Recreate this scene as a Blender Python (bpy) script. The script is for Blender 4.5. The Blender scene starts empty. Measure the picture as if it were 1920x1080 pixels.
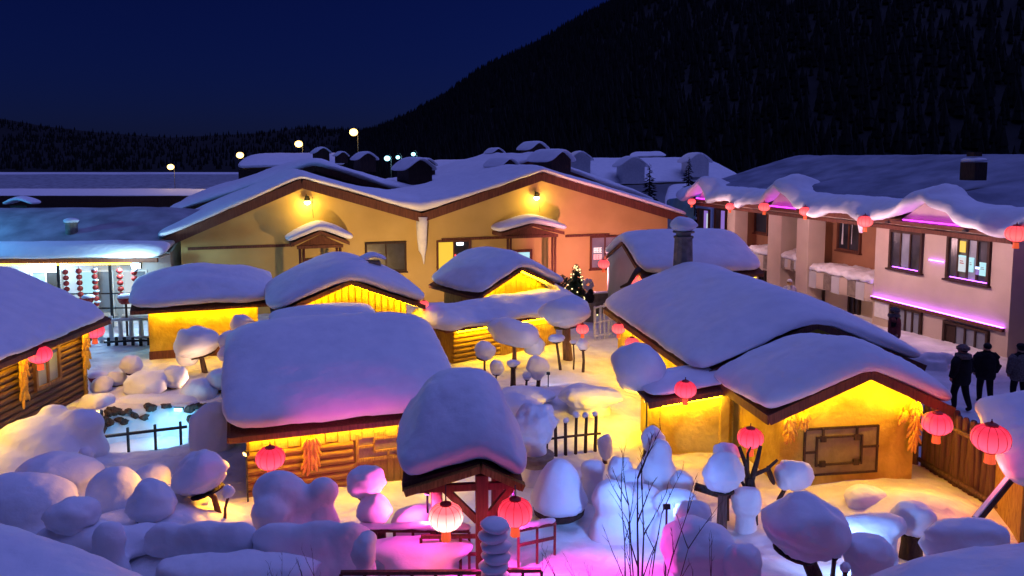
import bpy, bmesh, math, random
from mathutils import Vector, Matrix, noise
R = math.radians
random.seed(7)
SC = bpy.context.scene
COL = SC.collection

# ------------------------------------------------------------------ camera
CAMZ, FPX, PITCH, HOR = 8.0, 1450.0, R(5.5), 295.0
PPY = HOR + FPX * math.tan(PITCH)           # principal point row (keystone-corrected crop)
cam = bpy.data.cameras.new('camera'); cam.sensor_width = 36.0
cam.lens = 36.0 * FPX / 1920.0
cam.shift_y = -(540.0 - PPY) / 1920.0
cam.clip_start = 0.1; cam.clip_end = 6000
cam_o = bpy.data.objects.new('camera', cam); COL.objects.link(cam_o)
cam_o.location = (0, 0, CAMZ); cam_o.rotation_euler = (R(90) - PITCH, 0, 0)
SC.camera = cam_o

# ------------------------------------------------------------------ sky and moonlit dusk
SUN_EL, SUN_AZ = R(70), R(118)     # cold dusk light from high above, beyond the village and a little to the right
world = bpy.data.worlds.new('World'); SC.world = world; world.use_nodes = True
wn = world.node_tree; wn.nodes.clear()
wo = wn.nodes.new('ShaderNodeOutputWorld'); bg = wn.nodes.new('ShaderNodeBackground')
sky = wn.nodes.new('ShaderNodeTexSky'); sky.sky_type = 'NISHITA'; sky.sun_disc = False
sky.sun_elevation = R(10.0); sky.sun_rotation = R(180) - SUN_AZ; sky.air_density = 1.0; sky.dust_density = 0.3; sky.ozone_density = 4.0
tint = wn.nodes.new('ShaderNodeMix'); tint.data_type = 'RGBA'; tint.blend_type = 'MULTIPLY'
tint.inputs[0].default_value = 1.0; tint.inputs[7].default_value = (0.13, 0.17, 1.0, 1)
wn.links.new(sky.outputs[0], tint.inputs[6]); wn.links.new(tint.outputs[2], bg.inputs[0])
wn.links.new(bg.outputs[0], wo.inputs[0])
bg.inputs[1].default_value = 0.0125

sl = bpy.data.lights.new('moon', 'SUN'); sl.energy = 1.12; sl.color = (0.25, 0.28, 1.0); sl.angle = R(85)
so = bpy.data.objects.new('moon', sl); COL.objects.link(so)
_d = Vector((math.sin(SUN_AZ) * math.cos(SUN_EL), -math.cos(SUN_AZ) * math.cos(SUN_EL), math.sin(SUN_EL)))
so.rotation_euler = _d.to_track_quat('Z', 'Y').to_euler()

vs = SC.view_settings; vs.view_transform = 'Standard'; vs.look = 'None'; vs.exposure = 0.3; vs.gamma = 1.0
SC.cycles.use_denoising = True
SC.cycles.max_bounces = 5; SC.cycles.diffuse_bounces = 3; SC.cycles.glossy_bounces = 2; SC.cycles.transmission_bounces = 3
SC.cycles.sample_clamp_indirect = 3.0
SC.cycles.caustics_reflective = False; SC.cycles.caustics_refractive = False

# ------------------------------------------------------------------ pixel geometry (photo is 1920 x 1080)
def ray(px, py):
    xc = (px - 960.0) / FPX; yc = (PPY - py) / FPX
    return Vector((xc, math.cos(PITCH) + math.sin(PITCH) * yc, -math.sin(PITCH) + math.cos(PITCH) * yc))
def W(px, py, d):                           # point of the pixel's ray at distance d along +Y
    r = ray(px, py); return Vector((0, 0, CAMZ)) + r * (d / r.y)
def WZ(px, py, z=0.0):                      # point of the pixel's ray at height z
    r = ray(px, py); return Vector((0, 0, CAMZ)) + r * ((z - CAMZ) / r.z)
def dist(py, z=0.0): return WZ(960, py, z).y
class Frame:                                # a vertical plane with local x along it, local y into it
    def __init__(s, x, y, yaw): s.o = Vector((x, y, 0)); s.yaw = yaw; s.ux = Vector((math.cos(yaw), math.sin(yaw), 0)); s.uy = Vector((-math.sin(yaw), math.cos(yaw), 0))
    def uv(s, px, py, v=0.0):
        r = ray(px, py); c = Vector((0, 0, CAMZ)); p0 = s.o + s.uy * v
        t = (p0 - c).dot(s.uy) / r.dot(s.uy); p = c + r * t
        return (p - s.o).dot(s.ux), p.z
    def loc(s, p): q = Vector(p) - s.o; return Vector((q.dot(s.ux), q.dot(s.uy), q.z))
    def world(s, u, v, z): return s.o + s.ux * u + s.uy * v + Vector((0, 0, z))

# ------------------------------------------------------------------ materials
MATS = {}
def newmat(name):
    m = bpy.data.materials.new(name); m.use_nodes = True; nt = m.node_tree
    b = nt.nodes['Principled BSDF']; MATS[name] = m
    return m, nt, b
def N(nt, t, **kw):
    n = nt.nodes.new(t)
    for k, v in kw.items(): setattr(n, k, v)
    return n
def surf(name, c1, c2=None, rough=0.8, scale=4.0, stretch=(1, 1, 1), bump=0.2, bscale=None, detail=6, spec=0.3, dist_=0.0, coord='Object'):
    m, nt, b = newmat(name); b.inputs['Roughness'].default_value = rough
    b.inputs['Specular IOR Level'].default_value = spec
    tc = N(nt, 'ShaderNodeTexCoord'); mp = N(nt, 'ShaderNodeMapping'); mp.inputs['Scale'].default_value = stretch
    nt.links.new(tc.outputs[coord], mp.inputs[0])
    no = N(nt, 'ShaderNodeTexNoise'); no.inputs['Scale'].default_value = scale; no.inputs['Detail'].default_value = detail
    no.inputs['Distortion'].default_value = dist_
    nt.links.new(mp.outputs[0], no.inputs['Vector'])
    if c2:
        cr = N(nt, 'ShaderNodeValToRGB'); cr.color_ramp.elements[0].position = 0.32; cr.color_ramp.elements[1].position = 0.68
        cr.color_ramp.elements[0].color = (*c1, 1); cr.color_ramp.elements[1].color = (*c2, 1)
        nt.links.new(no.outputs[0], cr.inputs[0]); nt.links.new(cr.outputs[0], b.inputs['Base Color'])
    else: b.inputs['Base Color'].default_value = (*c1, 1)
    if bump:
        n2 = N(nt, 'ShaderNodeTexNoise'); n2.inputs['Scale'].default_value = bscale or scale * 3; n2.inputs['Detail'].default_value = 8
        nt.links.new(mp.outputs[0], n2.inputs['Vector'])
        bu = N(nt, 'ShaderNodeBump'); bu.inputs['Strength'].default_value = bump; bu.inputs['Distance'].default_value = 0.05
        nt.links.new(n2.outputs[0], bu.inputs['Height']); nt.links.new(bu.outputs[0], b.inputs['Normal'])
    return m
def emit(name, col, strength, base=(0.02, 0.02, 0.02)):
    m, nt, b = newmat(name); b.inputs['Base Color'].default_value = (*base, 1)
    b.inputs['Emission Color'].default_value = (*col, 1); b.inputs['Emission Strength'].default_value = strength
    return m

surf('snow', (0.78, 0.80, 0.85), (0.87, 0.88, 0.91), rough=0.72, scale=2.0, bump=0.42, bscale=5.0, spec=0.25)
surf('crust', (0.74, 0.76, 0.80), (0.86, 0.87, 0.90), rough=0.7, scale=3.0, bump=0.7, bscale=5.0, spec=0.25)
surf('ground_snow', (0.62, 0.62, 0.64), (0.85, 0.86, 0.88), rough=0.8, scale=1.1, bump=0.9, bscale=3.2)
_g = MATS['ground_snow'].node_tree; _b = _g.nodes['Principled BSDF']; _old = _b.inputs['Normal'].links[0].from_node
_v = N(_g, 'ShaderNodeTexVoronoi', feature='SMOOTH_F1'); _v.inputs['Scale'].default_value = 2.1
_tc = N(_g, 'ShaderNodeTexCoord'); _n3 = N(_g, 'ShaderNodeTexNoise'); _n3.inputs['Scale'].default_value = 1.4
_mx = N(_g, 'ShaderNodeMix', data_type='RGBA', blend_type='LINEAR_LIGHT'); _mx.inputs[0].default_value = 0.35
_g.links.new(_tc.outputs['Object'], _n3.inputs['Vector']); _g.links.new(_tc.outputs['Object'], _mx.inputs[6]); _g.links.new(_n3.outputs['Color'], _mx.inputs[7])
_g.links.new(_mx.outputs[2], _v.inputs['Vector'])
_bu = N(_g, 'ShaderNodeBump'); _bu.inputs['Strength'].default_value = 0.8; _bu.inputs['Distance'].default_value = 0.16
_g.links.new(_v.outputs['Distance'], _bu.inputs['Height']); _g.links.new(_old.outputs[0], _bu.inputs['Normal']); _g.links.new(_bu.outputs[0], _b.inputs['Normal'])
surf('plaster_ochre', (0.46, 0.31, 0.03), (0.76, 0.58, 0.08), rough=0.9, scale=1.3, bump=0.7, bscale=8, detail=10, dist_=0.7)
surf('plaster_house', (0.52, 0.37, 0.13), (0.64, 0.47, 0.18), rough=0.9, scale=0.5, bump=0.12, bscale=14)
surf('plaster_beige', (0.50, 0.41, 0.33), (0.62, 0.51, 0.42), rough=0.9, scale=0.7, bump=0.12, bscale=14)
surf('plaster_rust', (0.36, 0.17, 0.09), (0.44, 0.22, 0.12), rough=0.9, scale=0.9, bump=0.12, bscale=14)
surf('plaster_pale', (0.45, 0.47, 0.50), (0.55, 0.56, 0.58), rough=0.9, scale=0.9, bump=0.12, bscale=14)
surf('wood_brown', (0.10, 0.035, 0.022), (0.17, 0.065, 0.04), rough=0.7, scale=3, stretch=(6, 6, 0.6), bump=0.3)
surf('wood_dark', (0.03, 0.016, 0.012), (0.065, 0.035, 0.025), rough=0.75, scale=4, stretch=(5, 5, 0.8), bump=0.4)
surf('shaded_snow', (0.22, 0.23, 0.26), (0.40, 0.42, 0.46), rough=0.8, scale=0.9, bump=0.4, bscale=4.0, detail=9)  # snow with the weaker dusk light of bank and lodge roof painted in
surf('shaded_frost', (0.14, 0.16, 0.22), (0.30, 0.33, 0.42), rough=0.8, scale=0.7, bump=0.3, bscale=5.0, detail=9)  # thin roof snow, with the dimmer light there painted into its colour
surf('wood_log', (0.22, 0.12, 0.022), (0.50, 0.33, 0.07), rough=0.75, scale=5, stretch=(6, 6, 0.7), bump=0.6, dist_=0.6)
surf('wood_plank', (0.34, 0.22, 0.035), (0.60, 0.43, 0.09), rough=0.75, scale=4, stretch=(7, 7, 0.6), bump=0.5, dist_=0.8)
surf('wood_grey', (0.085, 0.045, 0.035), (0.20, 0.115, 0.09), rough=0.85, scale=4, stretch=(6, 6, 0.6), bump=0.6, dist_=0.6)
surf('bark', (0.035, 0.022, 0.018), (0.10, 0.065, 0.05), rough=0.9, scale=6, stretch=(3, 3, 0.8), bump=0.9)
surf('stone', (0.16, 0.13, 0.11), (0.30, 0.26, 0.22), rough=0.9, scale=4, bump=0.6)
surf('shutter', (0.20, 0.15, 0.075), (0.30, 0.24, 0.12), rough=0.8, scale=3, bump=0.4)
surf('iron', (0.012, 0.014, 0.018), (0.03, 0.03, 0.035), rough=0.5, scale=9, bump=0.1)
surf('white_paint', (0.66, 0.68, 0.70), (0.78, 0.79, 0.80), rough=0.6, scale=5, bump=0.1)
surf('red_paint', (0.30, 0.02, 0.018), (0.42, 0.035, 0.03), rough=0.5, scale=4, bump=0.1)
surf('corn', (0.72, 0.36, 0.04), (0.85, 0.52, 0.09), rough=0.55, scale=20, bump=0.5, bscale=60)
surf('conifer', (0.004, 0.006, 0.006), (0.013, 0.016, 0.015), rough=0.9, scale=0.9, bump=0)
surf('leaf_dark', (0.015, 0.035, 0.018), (0.04, 0.075, 0.035), rough=0.7, scale=3, bump=0)
surf('forest_floor', (0.003, 0.004, 0.005), (0.006, 0.007, 0.008), rough=0.95, scale=0.012, bump=0, stretch=(1, 1, 2.2), detail=9)
surf('cloth_black', (0.006, 0.006, 0.008), (0.016, 0.015, 0.018), rough=0.9, scale=6, bump=0.5)
surf('cloth_red', (0.16, 0.035, 0.03), (0.25, 0.06, 0.05), rough=0.9, scale=6, bump=0.5)
surf('cloth_white', (0.55, 0.57, 0.62), (0.7, 0.7, 0.74), rough=0.9, scale=6, bump=0.5)
surf('skin', (0.42, 0.24, 0.17), rough=0.6, bump=0)
surf('hair', (0.012, 0.010, 0.009), rough=0.7, bump=0)
surf('fur', (0.12, 0.10, 0.09), (0.26, 0.22, 0.20), rough=1.0, scale=25, bump=0.8)
surf('tarp_blue', (0.10, 0.32, 0.45), (0.16, 0.42, 0.55), rough=0.5, scale=2, bump=0.5)
surf('glass_dark', (0.012, 0.014, 0.02), (0.05, 0.05, 0.07), rough=0.28, scale=1.5, bump=0.1, spec=0.4)
surf('glass_pale', (0.14, 0.17, 0.22), (0.26, 0.30, 0.36), rough=0.3, scale=1.2, bump=0.1, spec=0.4)
emit('led_yellow', (1.0, 0.55, 0.002), 74.0)
emit('led_dim', (1.0, 0.60, 0.02), 20.0)
emit('led_purple', (0.42, 0.08, 1.0), 12.0)
emit('led_magenta', (0.70, 0.03, 1.0), 6.0)
emit('lamp_warm', (1.0, 0.72, 0.25), 40.0)
emit('lamp_street', (1.0, 0.58, 0.16), 5.0)
emit('lamp_cyan', (0.30, 0.85, 1.0), 4.0)
emit('lamp_white', (0.75, 0.92, 1.0), 40.0)
emit('lens_blue', (0.45, 0.62, 1.0), 6.0)
emit('lens_magenta', (1.0, 0.10, 0.65), 6.0)
emit('lens_warm', (1.0, 0.55, 0.15), 6.0)
emit('pane_cyan', (0.42, 0.80, 0.90), 0.85)
emit('pane_white', (0.70, 0.78, 0.85), 0.7)
emit('pane_yellow', (1.0, 0.62, 0.05), 0.8)
emit('pane_dim', (0.30, 0.22, 0.12), 0.10)
emit('pane_violet', (0.35, 0.20, 0.75), 0.6)
emit('neon_red', (1.0, 0.30, 0.32), 1.6)
emit('neon_pink', (1.0, 0.62, 0.62), 1.4)
emit('tail_red', (1.0, 0.05, 0.05), 5.0)
emit('bulb', (1.0, 0.80, 0.35), 1.8)

def lantern_mat(name, edge, core, strength):
    m, nt, b = newmat(name); b.inputs['Base Color'].default_value = (0.45, 0.02, 0.03, 1); b.inputs['Roughness'].default_value = 0.6
    tc = N(nt, 'ShaderNodeTexCoord'); mp = N(nt, 'ShaderNodeMapping'); mp.inputs['Location'].default_value = (0, 0, 0.16)
    nt.links.new(tc.outputs['Object'], mp.inputs[0])
    ln = N(nt, 'ShaderNodeVectorMath', operation='MULTIPLY'); ln.inputs[1].default_value = (0, 0, 1.0)
    nt.links.new(mp.outputs[0], ln.inputs[0])
    le = N(nt, 'ShaderNodeVectorMath', operation='LENGTH'); nt.links.new(ln.outputs[0], le.inputs[0])
    cr = N(nt, 'ShaderNodeValToRGB'); cr.color_ramp.elements[0].position = 0.02; cr.color_ramp.elements[1].position = 0.42
    cr.color_ramp.elements[0].color = (*core, 1); cr.color_ramp.elements[1].color = (*edge, 1)
    nt.links.new(le.outputs['Value'], cr.inputs[0]); nt.links.new(cr.outputs[0], b.inputs['Emission Color'])
    b.inputs['Emission Strength'].default_value = strength
    return m
lantern_mat('lantern_red', (0.62, 0.020, 0.045), (1.0, 0.075, 0.15), 1.5)
lantern_mat('lantern_bright', (0.85, 0.10, 0.12), (1.0, 0.72, 0.62), 1.9)
lantern_mat('lantern_far', (0.75, 0.06, 0.07), (1.0, 0.13, 0.13), 1.5)
emit('tassel', (1.0, 0.14, 0.04), 0.55, (0.5, 0.05, 0.02))

# ------------------------------------------------------------------ mesh building
class MB:
    def __init__(s): s.v = []; s.f = []
    def add(s, vs, fs):
        o = len(s.v); s.v += [Vector(p) for p in vs]; s.f += [tuple(i + o for i in f) for f in fs]; return s
    def box(s, c, size, rot=None):
        x, y, z = [k / 2.0 for k in size]; m = rot or Matrix.Identity(3)
        vs = [Vector(c) + m @ Vector((a * x, b * y, d * z)) for d in (-1, 1) for b in (-1, 1) for a in (-1, 1)]
        return s.add(vs, [(0, 2, 3, 1), (4, 5, 7, 6), (0, 1, 5, 4), (2, 6, 7, 3), (0, 4, 6, 2), (1, 3, 7, 5)])
    def b2(s, lo, hi): return s.box([(a + b) / 2 for a, b in zip(lo, hi)], [abs(b - a) for a, b in zip(lo, hi)])
    def beam(s, p0, p1, w, h):                      # rectangular bar between two points
        p0 = Vector(p0); p1 = Vector(p1); d = (p1 - p0); L = d.length; d.normalize()
        up = Vector((0, 0, 1)) if abs(d.z) < 0.95 else Vector((0, 1, 0))
        x = d.cross(up).normalized(); z = x.cross(d).normalized()
        m = Matrix((x, d, z)).transposed()
        return s.box((p0 + p1) / 2, (w, L, h), m)
    def tube(s, pts, rs, n=8, cap=True):
        pts = [Vector(p) for p in pts]; o = len(s.v); rings = []
        for i, p in enumerate(pts):
            a = pts[max(i - 1, 0)]; b = pts[min(i + 1, len(pts) - 1)]; d = (b - a)
            d = d.normalized() if d.length > 1e-6 else Vector((0, 0, 1))
            ref = Vector((0, 0, 1)) if abs(d.z) < 0.9 else Vector((1, 0, 0))
            x = d.cross(ref).normalized(); y = d.cross(x).normalized(); r = rs[i] if isinstance(rs, (list, tuple)) else rs
            for k in range(n):
                t = 2 * math.pi * k / n; s.v.append(p + x * (r * math.cos(t)) + y * (r * math.sin(t)))
        for i in range(len(pts) - 1):
            for k in range(n):
                a = o + i * n + k; b = o + i * n + (k + 1) % n; s.f.append((a, b, b + n, a + n))
        if cap: s.f.append(tuple(o + k for k in range(n))[::-1]); s.f.append(tuple(o + (len(pts) - 1) * n + k for k in range(n)))
        return s
    def lathe(s, prof, n=16, c=(0, 0, 0), wob=None):
        o = len(s.v); c = Vector(c)
        for (r, z) in prof:
            for k in range(n):
                t = 2 * math.pi * k / n; q = wob(t, r, z) if wob else 1.0
                s.v.append(c + Vector((r * q * math.cos(t), r * q * math.sin(t), z)))
        for i in range(len(prof) - 1):
            for k in range(n):
                a = o + i * n + k; b = o + i * n + (k + 1) % n; s.f.append((a, b, b + n, a + n))
        s.f.append(tuple(o + k for k in range(n))[::-1]); s.f.append(tuple(o + (len(prof) - 1) * n + k for k in range(n)))
        return s
    def prism(s, poly, y0, y1):                     # polygon in x,z pushed along y
        n = len(poly); vs = [(x, y0, z) for x, z in poly] + [(x, y1, z) for x, z in poly]
        fs = [tuple(range(n)), tuple(range(2 * n - 1, n - 1, -1))] + [(i, i + n, (i + 1) % n + n, (i + 1) % n) for i in range(n)]
        return s.add(vs, fs)
    def blob(s, c, r, seed=0, amp=0.08, freq=1.0, flat=1.0, pw=2.0, nu=26, nv=16, tilt=None, squash=0.0):
        # lump of snow: radii r, underside flattened by flat, noise amp
        c = Vector(c); o = len(s.v); off = Vector((seed * 3.17, seed * 1.73, seed * 2.39)); m = tilt or Matrix.Identity(3)
        def P(th, ph):
            d = Vector((math.sin(ph) * math.cos(th), math.sin(ph) * math.sin(th), math.cos(ph)))
            k = (abs(d.x) ** pw + abs(d.y) ** pw + abs(d.z) ** pw) ** (-1.0 / pw)
            q = d * k * (1 + amp * 1.25 * noise.noise(d * 1.1 * freq + off) + amp * 0.55 * noise.noise(d * 2.7 * freq + off) + amp * 0.12 * noise.noise(d * 5.5 * freq + off))
            q.x += amp * 0.9 * max(q.z, 0) * math.sin(seed * 2.1); q.y += amp * 0.6 * max(q.z, 0) * math.cos(seed * 1.3)
            gr = 1 - amp * 0.5 * math.exp(-((d.z + 0.22 + 0.12 * noise.noise(d * 2 + off)) / 0.13) ** 2); q.x *= gr; q.y *= gr
            if d.z < 0.2: q *= 1 + amp * 0.5 * (0.2 - d.z) * noise.noise(d * 6.5 + off)
            if q.z < 0: q.z *= flat; q.x *= 1 - squash * min(1, -d.z * 1.2); q.y *= 1 - squash * min(1, -d.z * 1.2)
            return c + m @ Vector((q.x * r[0], q.y * r[1], q.z * r[2]))
        s.v.append(P(0, 0))
        for j in range(1, nv):
            for i in range(nu): s.v.append(P(2 * math.pi * i / nu, math.pi * j / nv))
        s.v.append(P(0, math.pi)); last = len(s.v) - 1
        for i in range(nu):
            s.f.append((o, o + 1 + i, o + 1 + (i + 1) % nu))
            for j in range(nv - 2):
                a = o + 1 + j * nu + i; b = o + 1 + j * nu + (i + 1) % nu; s.f.append((a, a + nu, b + nu, b))
            a = o + 1 + (nv - 2) * nu + i; b = o + 1 + (nv - 2) * nu + (i + 1) % nu; s.f.append((a, last, b))
        return s
    def mesh(s, name, mat, smooth=False, xf=None):
        me = bpy.data.meshes.new(name)
        vs = [xf @ v for v in s.v] if xf else s.v
        me.from_pydata([tuple(v) for v in vs], [], s.f); me.update()
        if mat: me.materials.append(MATS[mat])
        if smooth: me.polygons.foreach_set('use_smooth', [True] * len(me.polygons))
        return me
def link(name, data, parent=None, loc=(0, 0, 0), rot=(0, 0, 0), scale=(1, 1, 1)):
    o = bpy.data.objects.new(name, data); COL.objects.link(o); o.location = loc; o.rotation_euler = rot; o.scale = scale
    if parent: o.parent = parent
    return o
def obj(name, mb, mat, parent=None, smooth=False, world=False, bevel=0.0, sub=0, **kw):
    xf = None
    if world and parent is not None:
        m = Matrix.Identity(4); p = parent; chain = []
        while p: chain.append(p); p = p.parent
        for q in reversed(chain): m = m @ Matrix.LocRotScale(q.location, q.rotation_euler, q.scale)
        xf = m.inverted()
    o = link(name, mb.mesh(name, mat, smooth, xf), parent, **kw)
    if bevel: b = o.modifiers.new('bevel', 'BEVEL'); b.width = bevel; b.segments = 1; b.limit_method = 'ANGLE'
    if sub: b = o.modifiers.new('sub', 'SUBSURF'); b.levels = sub; b.render_levels = sub
    return o
def tag(o, label, cat, group=None):
    o['label'] = label; o['category'] = cat
    if group: o['group'] = group
    return o
def thing(name, label, cat, loc=(0, 0, 0), yaw=0.0, group=None):
    o = link(name, None, None, loc, (0, 0, yaw)); o.empty_display_size = 0.2; return tag(o, label, cat, group)
def structure(o, kind='structure'): o['kind'] = kind; return o
UNIT = {}
def unit(kind, mat):
    k = (kind, mat)
    if k not in UNIT:
        mb = MB(); sm = True
        if kind == 'box': mb.box((0, 0, 0), (1, 1, 1)); sm = False
        elif kind == 'log':
            mb.lathe([(0.46, -0.5), (0.5, -0.49), (0.49, -0.2), (0.51, 0.15), (0.5, 0.49), (0.46, 0.5)], 10)
        elif kind == 'post':
            mb.lathe([(0.55, 0), (0.5, 0.3), (0.47, 0.7), (0.45, 0.97), (0.3, 1.0)], 8, wob=lambda t, r, z: 1 + 0.08 * math.sin(3 * t + z * 4))
        elif kind == 'plank':
            mb.b2((-0.47, -0.5, -0.5), (0.47, 0.5, 0.5)); sm = False
        UNIT[k] = mb.mesh(kind + '_' + mat, mat, sm)
    return UNIT[k]
def piece(name, kind, mat, parent, loc, scale, rot=(0, 0, 0)): return link(name, unit(kind, mat), parent, loc, rot, scale)

TEX = {}
def cloud(size):
    if size not in TEX: t = bpy.data.textures.new('clouds', 'CLOUDS'); t.noise_scale = size; t.noise_depth = 3; TEX[size] = t
    return TEX[size]
def slab(name, grid, th, parent=None, mat='snow', over=0.15, sub=3, disp=0.07, nsize=0.9, edge=0.8, jitter=0.08, seed=1, world=False, drop=0.0):
    """a thick soft layer of snow lying on a grid of points"""
    rnd = random.Random(seed); nu, nv = len(grid), len(grid[0]); g = [[Vector(p) for p in r] for r in grid]
    c = Vector((0, 0, 0))
    for r in g:
        for p in r: c += p
    c /= nu * nv
    mb = MB(); bot = {}; top = {}; mid = {}
    T = th if callable(th) else (lambda i, j: th)
    for i in range(nu):
        for j in range(nv):
            p = g[i][j]; b = (i in (0, nu - 1)) + (j in (0, nv - 1))
            out = Vector((0, 0, 0))
            if b:
                ii = min(max(i, 1), nu - 2) if nu > 2 else i; jj = min(max(j, 1), nv - 2) if nv > 2 else j
                out = (p - (g[ii][jj] if (ii, jj) != (i, j) else c)); out.z = 0
                if out.length > 1e-5: out.normalize()
            t = T(i, j) * (1 + rnd.uniform(-jitter, jitter))
            bot[i, j] = len(mb.v); mb.v.append(p - out * (over * 0.3))
            top[i, j] = len(mb.v); mb.v.append(p - out * (0.12 * t) + Vector((0, 0, t * (1, edge, edge * 0.8)[b])))
            if b: mid[i, j] = len(mb.v); mb.v.append(p + out * over * (1 + rnd.uniform(-.25, .25)) + Vector((0, 0, t * 0.42 - drop * rnd.random())))
    for i in range(nu - 1):
        for j in range(nv - 1):
            mb.f.append((top[i, j], top[i + 1, j], top[i + 1, j + 1], top[i, j + 1]))
            mb.f.append((bot[i, j], bot[i, j + 1], bot[i + 1, j + 1], bot[i + 1, j]))
    ring = [(i, 0) for i in range(nu)] + [(nu - 1, j) for j in range(1, nv)] + [(i, nv - 1) for i in range(nu - 2, -1, -1)] + [(0, j) for j in range(nv - 2, 0, -1)]
    for a, b in zip(ring, ring[1:] + ring[:1]):
        mb.f.append((bot[a], bot[b], mid[b], mid[a])); mb.f.append((mid[a], mid[b], top[b], top[a]))
    o = obj(name, mb, mat, parent, smooth=True, world=world, sub=sub)
    bm = bmesh.new(); bm.from_mesh(o.data); bmesh.ops.recalc_face_normals(bm, faces=bm.faces); bm.to_mesh(o.data); bm.free()
    if disp:
        d = o.modifiers.new('lumps', 'DISPLACE'); d.texture = cloud(nsize); d.strength = disp; d.mid_level = 0.5; d.texture_coords = 'GLOBAL'
        d = o.modifiers.new('crust', 'DISPLACE'); d.texture = cloud(0.22); d.strength = min(0.045, disp * 0.5); d.mid_level = 0.5; d.texture_coords = 'GLOBAL'
    return o
# ================================================================== the setting
def sstep(a, b, x):
    t = min(max((x - a) / (b - a), 0), 1); return t * t * (3 - 2 * t)
PONDX, PONDY = -10.9, 22.3
def gz(x, y):
    z = 0.10 * noise.noise(Vector((x * 0.35, y * 0.35, 3.1))) + 0.05 * noise.noise(Vector((x * 1.1, y * 1.1, 7.7)))
    z += 1.0 * sstep(11.1, 11.9, x) * (1 - sstep(27, 40, y) * 0.45)          # raised lane on the right
    q = ((x - PONDX) / 2.0) ** 2 + ((y - PONDY) / 1.7) ** 2
    z -= 1.35 * (1 - sstep(0.45, 1.25, q))
    z += 0.45 * math.exp(-(((x - 1.7) / 1.8) ** 2 + ((y - 24.6) / 1.6) ** 2))  # trampled heap mid yard
    z += 0.25 * math.exp(-(((x - 3.0) / 1.4) ** 2 + ((y - 22.4) / 1.2) ** 2))
    z += 0.5 * math.exp(-(((x - 9.0) / 1.2) ** 2 + ((y - 16.6) / 0.9) ** 2))
    k = 0.75 + 0.5 * noise.noise(Vector((x * 0.8, y * 0.8, 1.7)))
    z += k * (1.25 * math.exp(-(((x + 7.4) / 3.4) ** 2 + ((y - 14.6) / 1.9) ** 2)) + 0.45 * math.exp(-(((x + 12.4) / 1.8) ** 2 + ((y - 18.5) / 2.2) ** 2)))   # banked drifts, lower left
    z += k * 0.55 * math.exp(-(((x - 5.2) / 3.2) ** 2 + ((y - 13.4) / 1.4) ** 2))
    z += k * 0.5 * math.exp(-(((x + 3.0) / 2.4) ** 2 + ((y - 13.6) / 1.2) ** 2))
    if y < 45: z += 0.05 * noise.noise(Vector((x * 2.6, y * 2.6, 5.5)))
    return z
def make_ground():
    mb = MB(); x0, x1, y0, y1, st = -30.0, 26.0, 6.0, 56.0, 0.25
    nx = int((x1 - x0) / st); ny = int((y1 - y0) / st)
    for j in range(ny + 1):
        for i in range(nx + 1):
            x = x0 + st * i; y = y0 + st * j
            e = min(i, j, nx - i, ny - j)
            mb.v.append(Vector((x, y, gz(x, y) if e > 0 else 0.0)))
    for j in range(ny):
        for i in range(nx):
            a = j * (nx + 1) + i; mb.f.append((a, a + 1, a + nx + 2, a + nx + 1))
    # skirt to the horizon
    B = 1500.0; o = len(mb.v)
    for (x, y) in ((-B, -200), (B, -200), (B, 2500), (-B, 2500)): mb.v.append(Vector((x, y, 0)))
    c = [0, nx, (ny + 1) * (nx + 1) - 1, ny * (nx + 1)]
    edges = [list(range(0, nx + 1)), [nx + k * (nx + 1) for k in range(ny + 1)],
             list(range((ny + 1) * (nx + 1) - 1, ny * (nx + 1) - 1, -1)), [k * (nx + 1) for k in range(ny, -1, -1)]]
    for k, e in enumerate(edges): mb.f.append(tuple(reversed(e)) + (o + k, o + (k + 1) % 4))
    return structure(obj('ground', mb, 'ground_snow', smooth=True))
make_ground()

# mountains: the silhouette is the photo's, built at its own distance with a sloping face down to the valley
def mountain(name, crest, d_base, rough, seed, z_base=0.0, rows=26):
    """crest: (px, py, d) points of the skyline"""
    mb = MB(); cols = 90; L = []
    for k in range(cols + 1):
        t = k / cols * (len(crest) - 1); i = min(int(t), len(crest) - 2); f = t - i
        a = W(*crest[i]); b = W(*crest[i + 1]); L.append(a.lerp(b, f))
    for p in L:
        base = Vector((p.x * d_base / p.y, d_base, z_base))
        for j in range(rows + 1):
            t = j / rows; q = base.lerp(p, t)
            q.z = z_base + (p.z - z_base) * (t ** 1.25)
            n = noise.noise(Vector((q.x * 0.012 + seed, q.y * 0.012, 0.3)))
            q.z += rough * n * math.sin(math.pi * min(t, 1)) ; q.x += rough * 0.6 * n * t * (1 - t)
            mb.v.append(q)
        mb.v.append(Vector((p.x * 1.15, p.y * 1.15, p.z * 0.7)))
    m = rows + 2
    for k in range(cols):
        for j in range(m - 1): a = k * m + j; mb.f.append((a, a + m, a + m + 1, a + 1))
    o = structure(obj(name, mb, 'forest_floor', smooth=True)); return o, mb, m, cols
mo, mmb, mrow, mcols = mountain('mountain', [(640, 262, 640), (700, 252, 600), (770, 222, 560), (830, 190, 540), (900, 140, 520), (960, 112, 500), (1010, 90, 490), (1060, 60, 480), (1110, 32, 470), (1180, -4, 460),
                                              (1300, -60, 440), (1450, -120, 420), (1600, -170, 400), (1800, -220, 380), (2100, -260, 360), (2400, -260, 340)], 150, 9, 2.0)
ho, hmb, hrow, hcols = mountain('hill', [(-500, 160, 900), (-200, 190, 900), (0, 222, 900), (80, 236, 900), (180, 248, 900), (320, 258, 900), (480, 250, 850), (580, 238, 800), (660, 246, 760), (760, 250, 700), (900, 262, 680)], 420, 5, 9.0)
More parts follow.
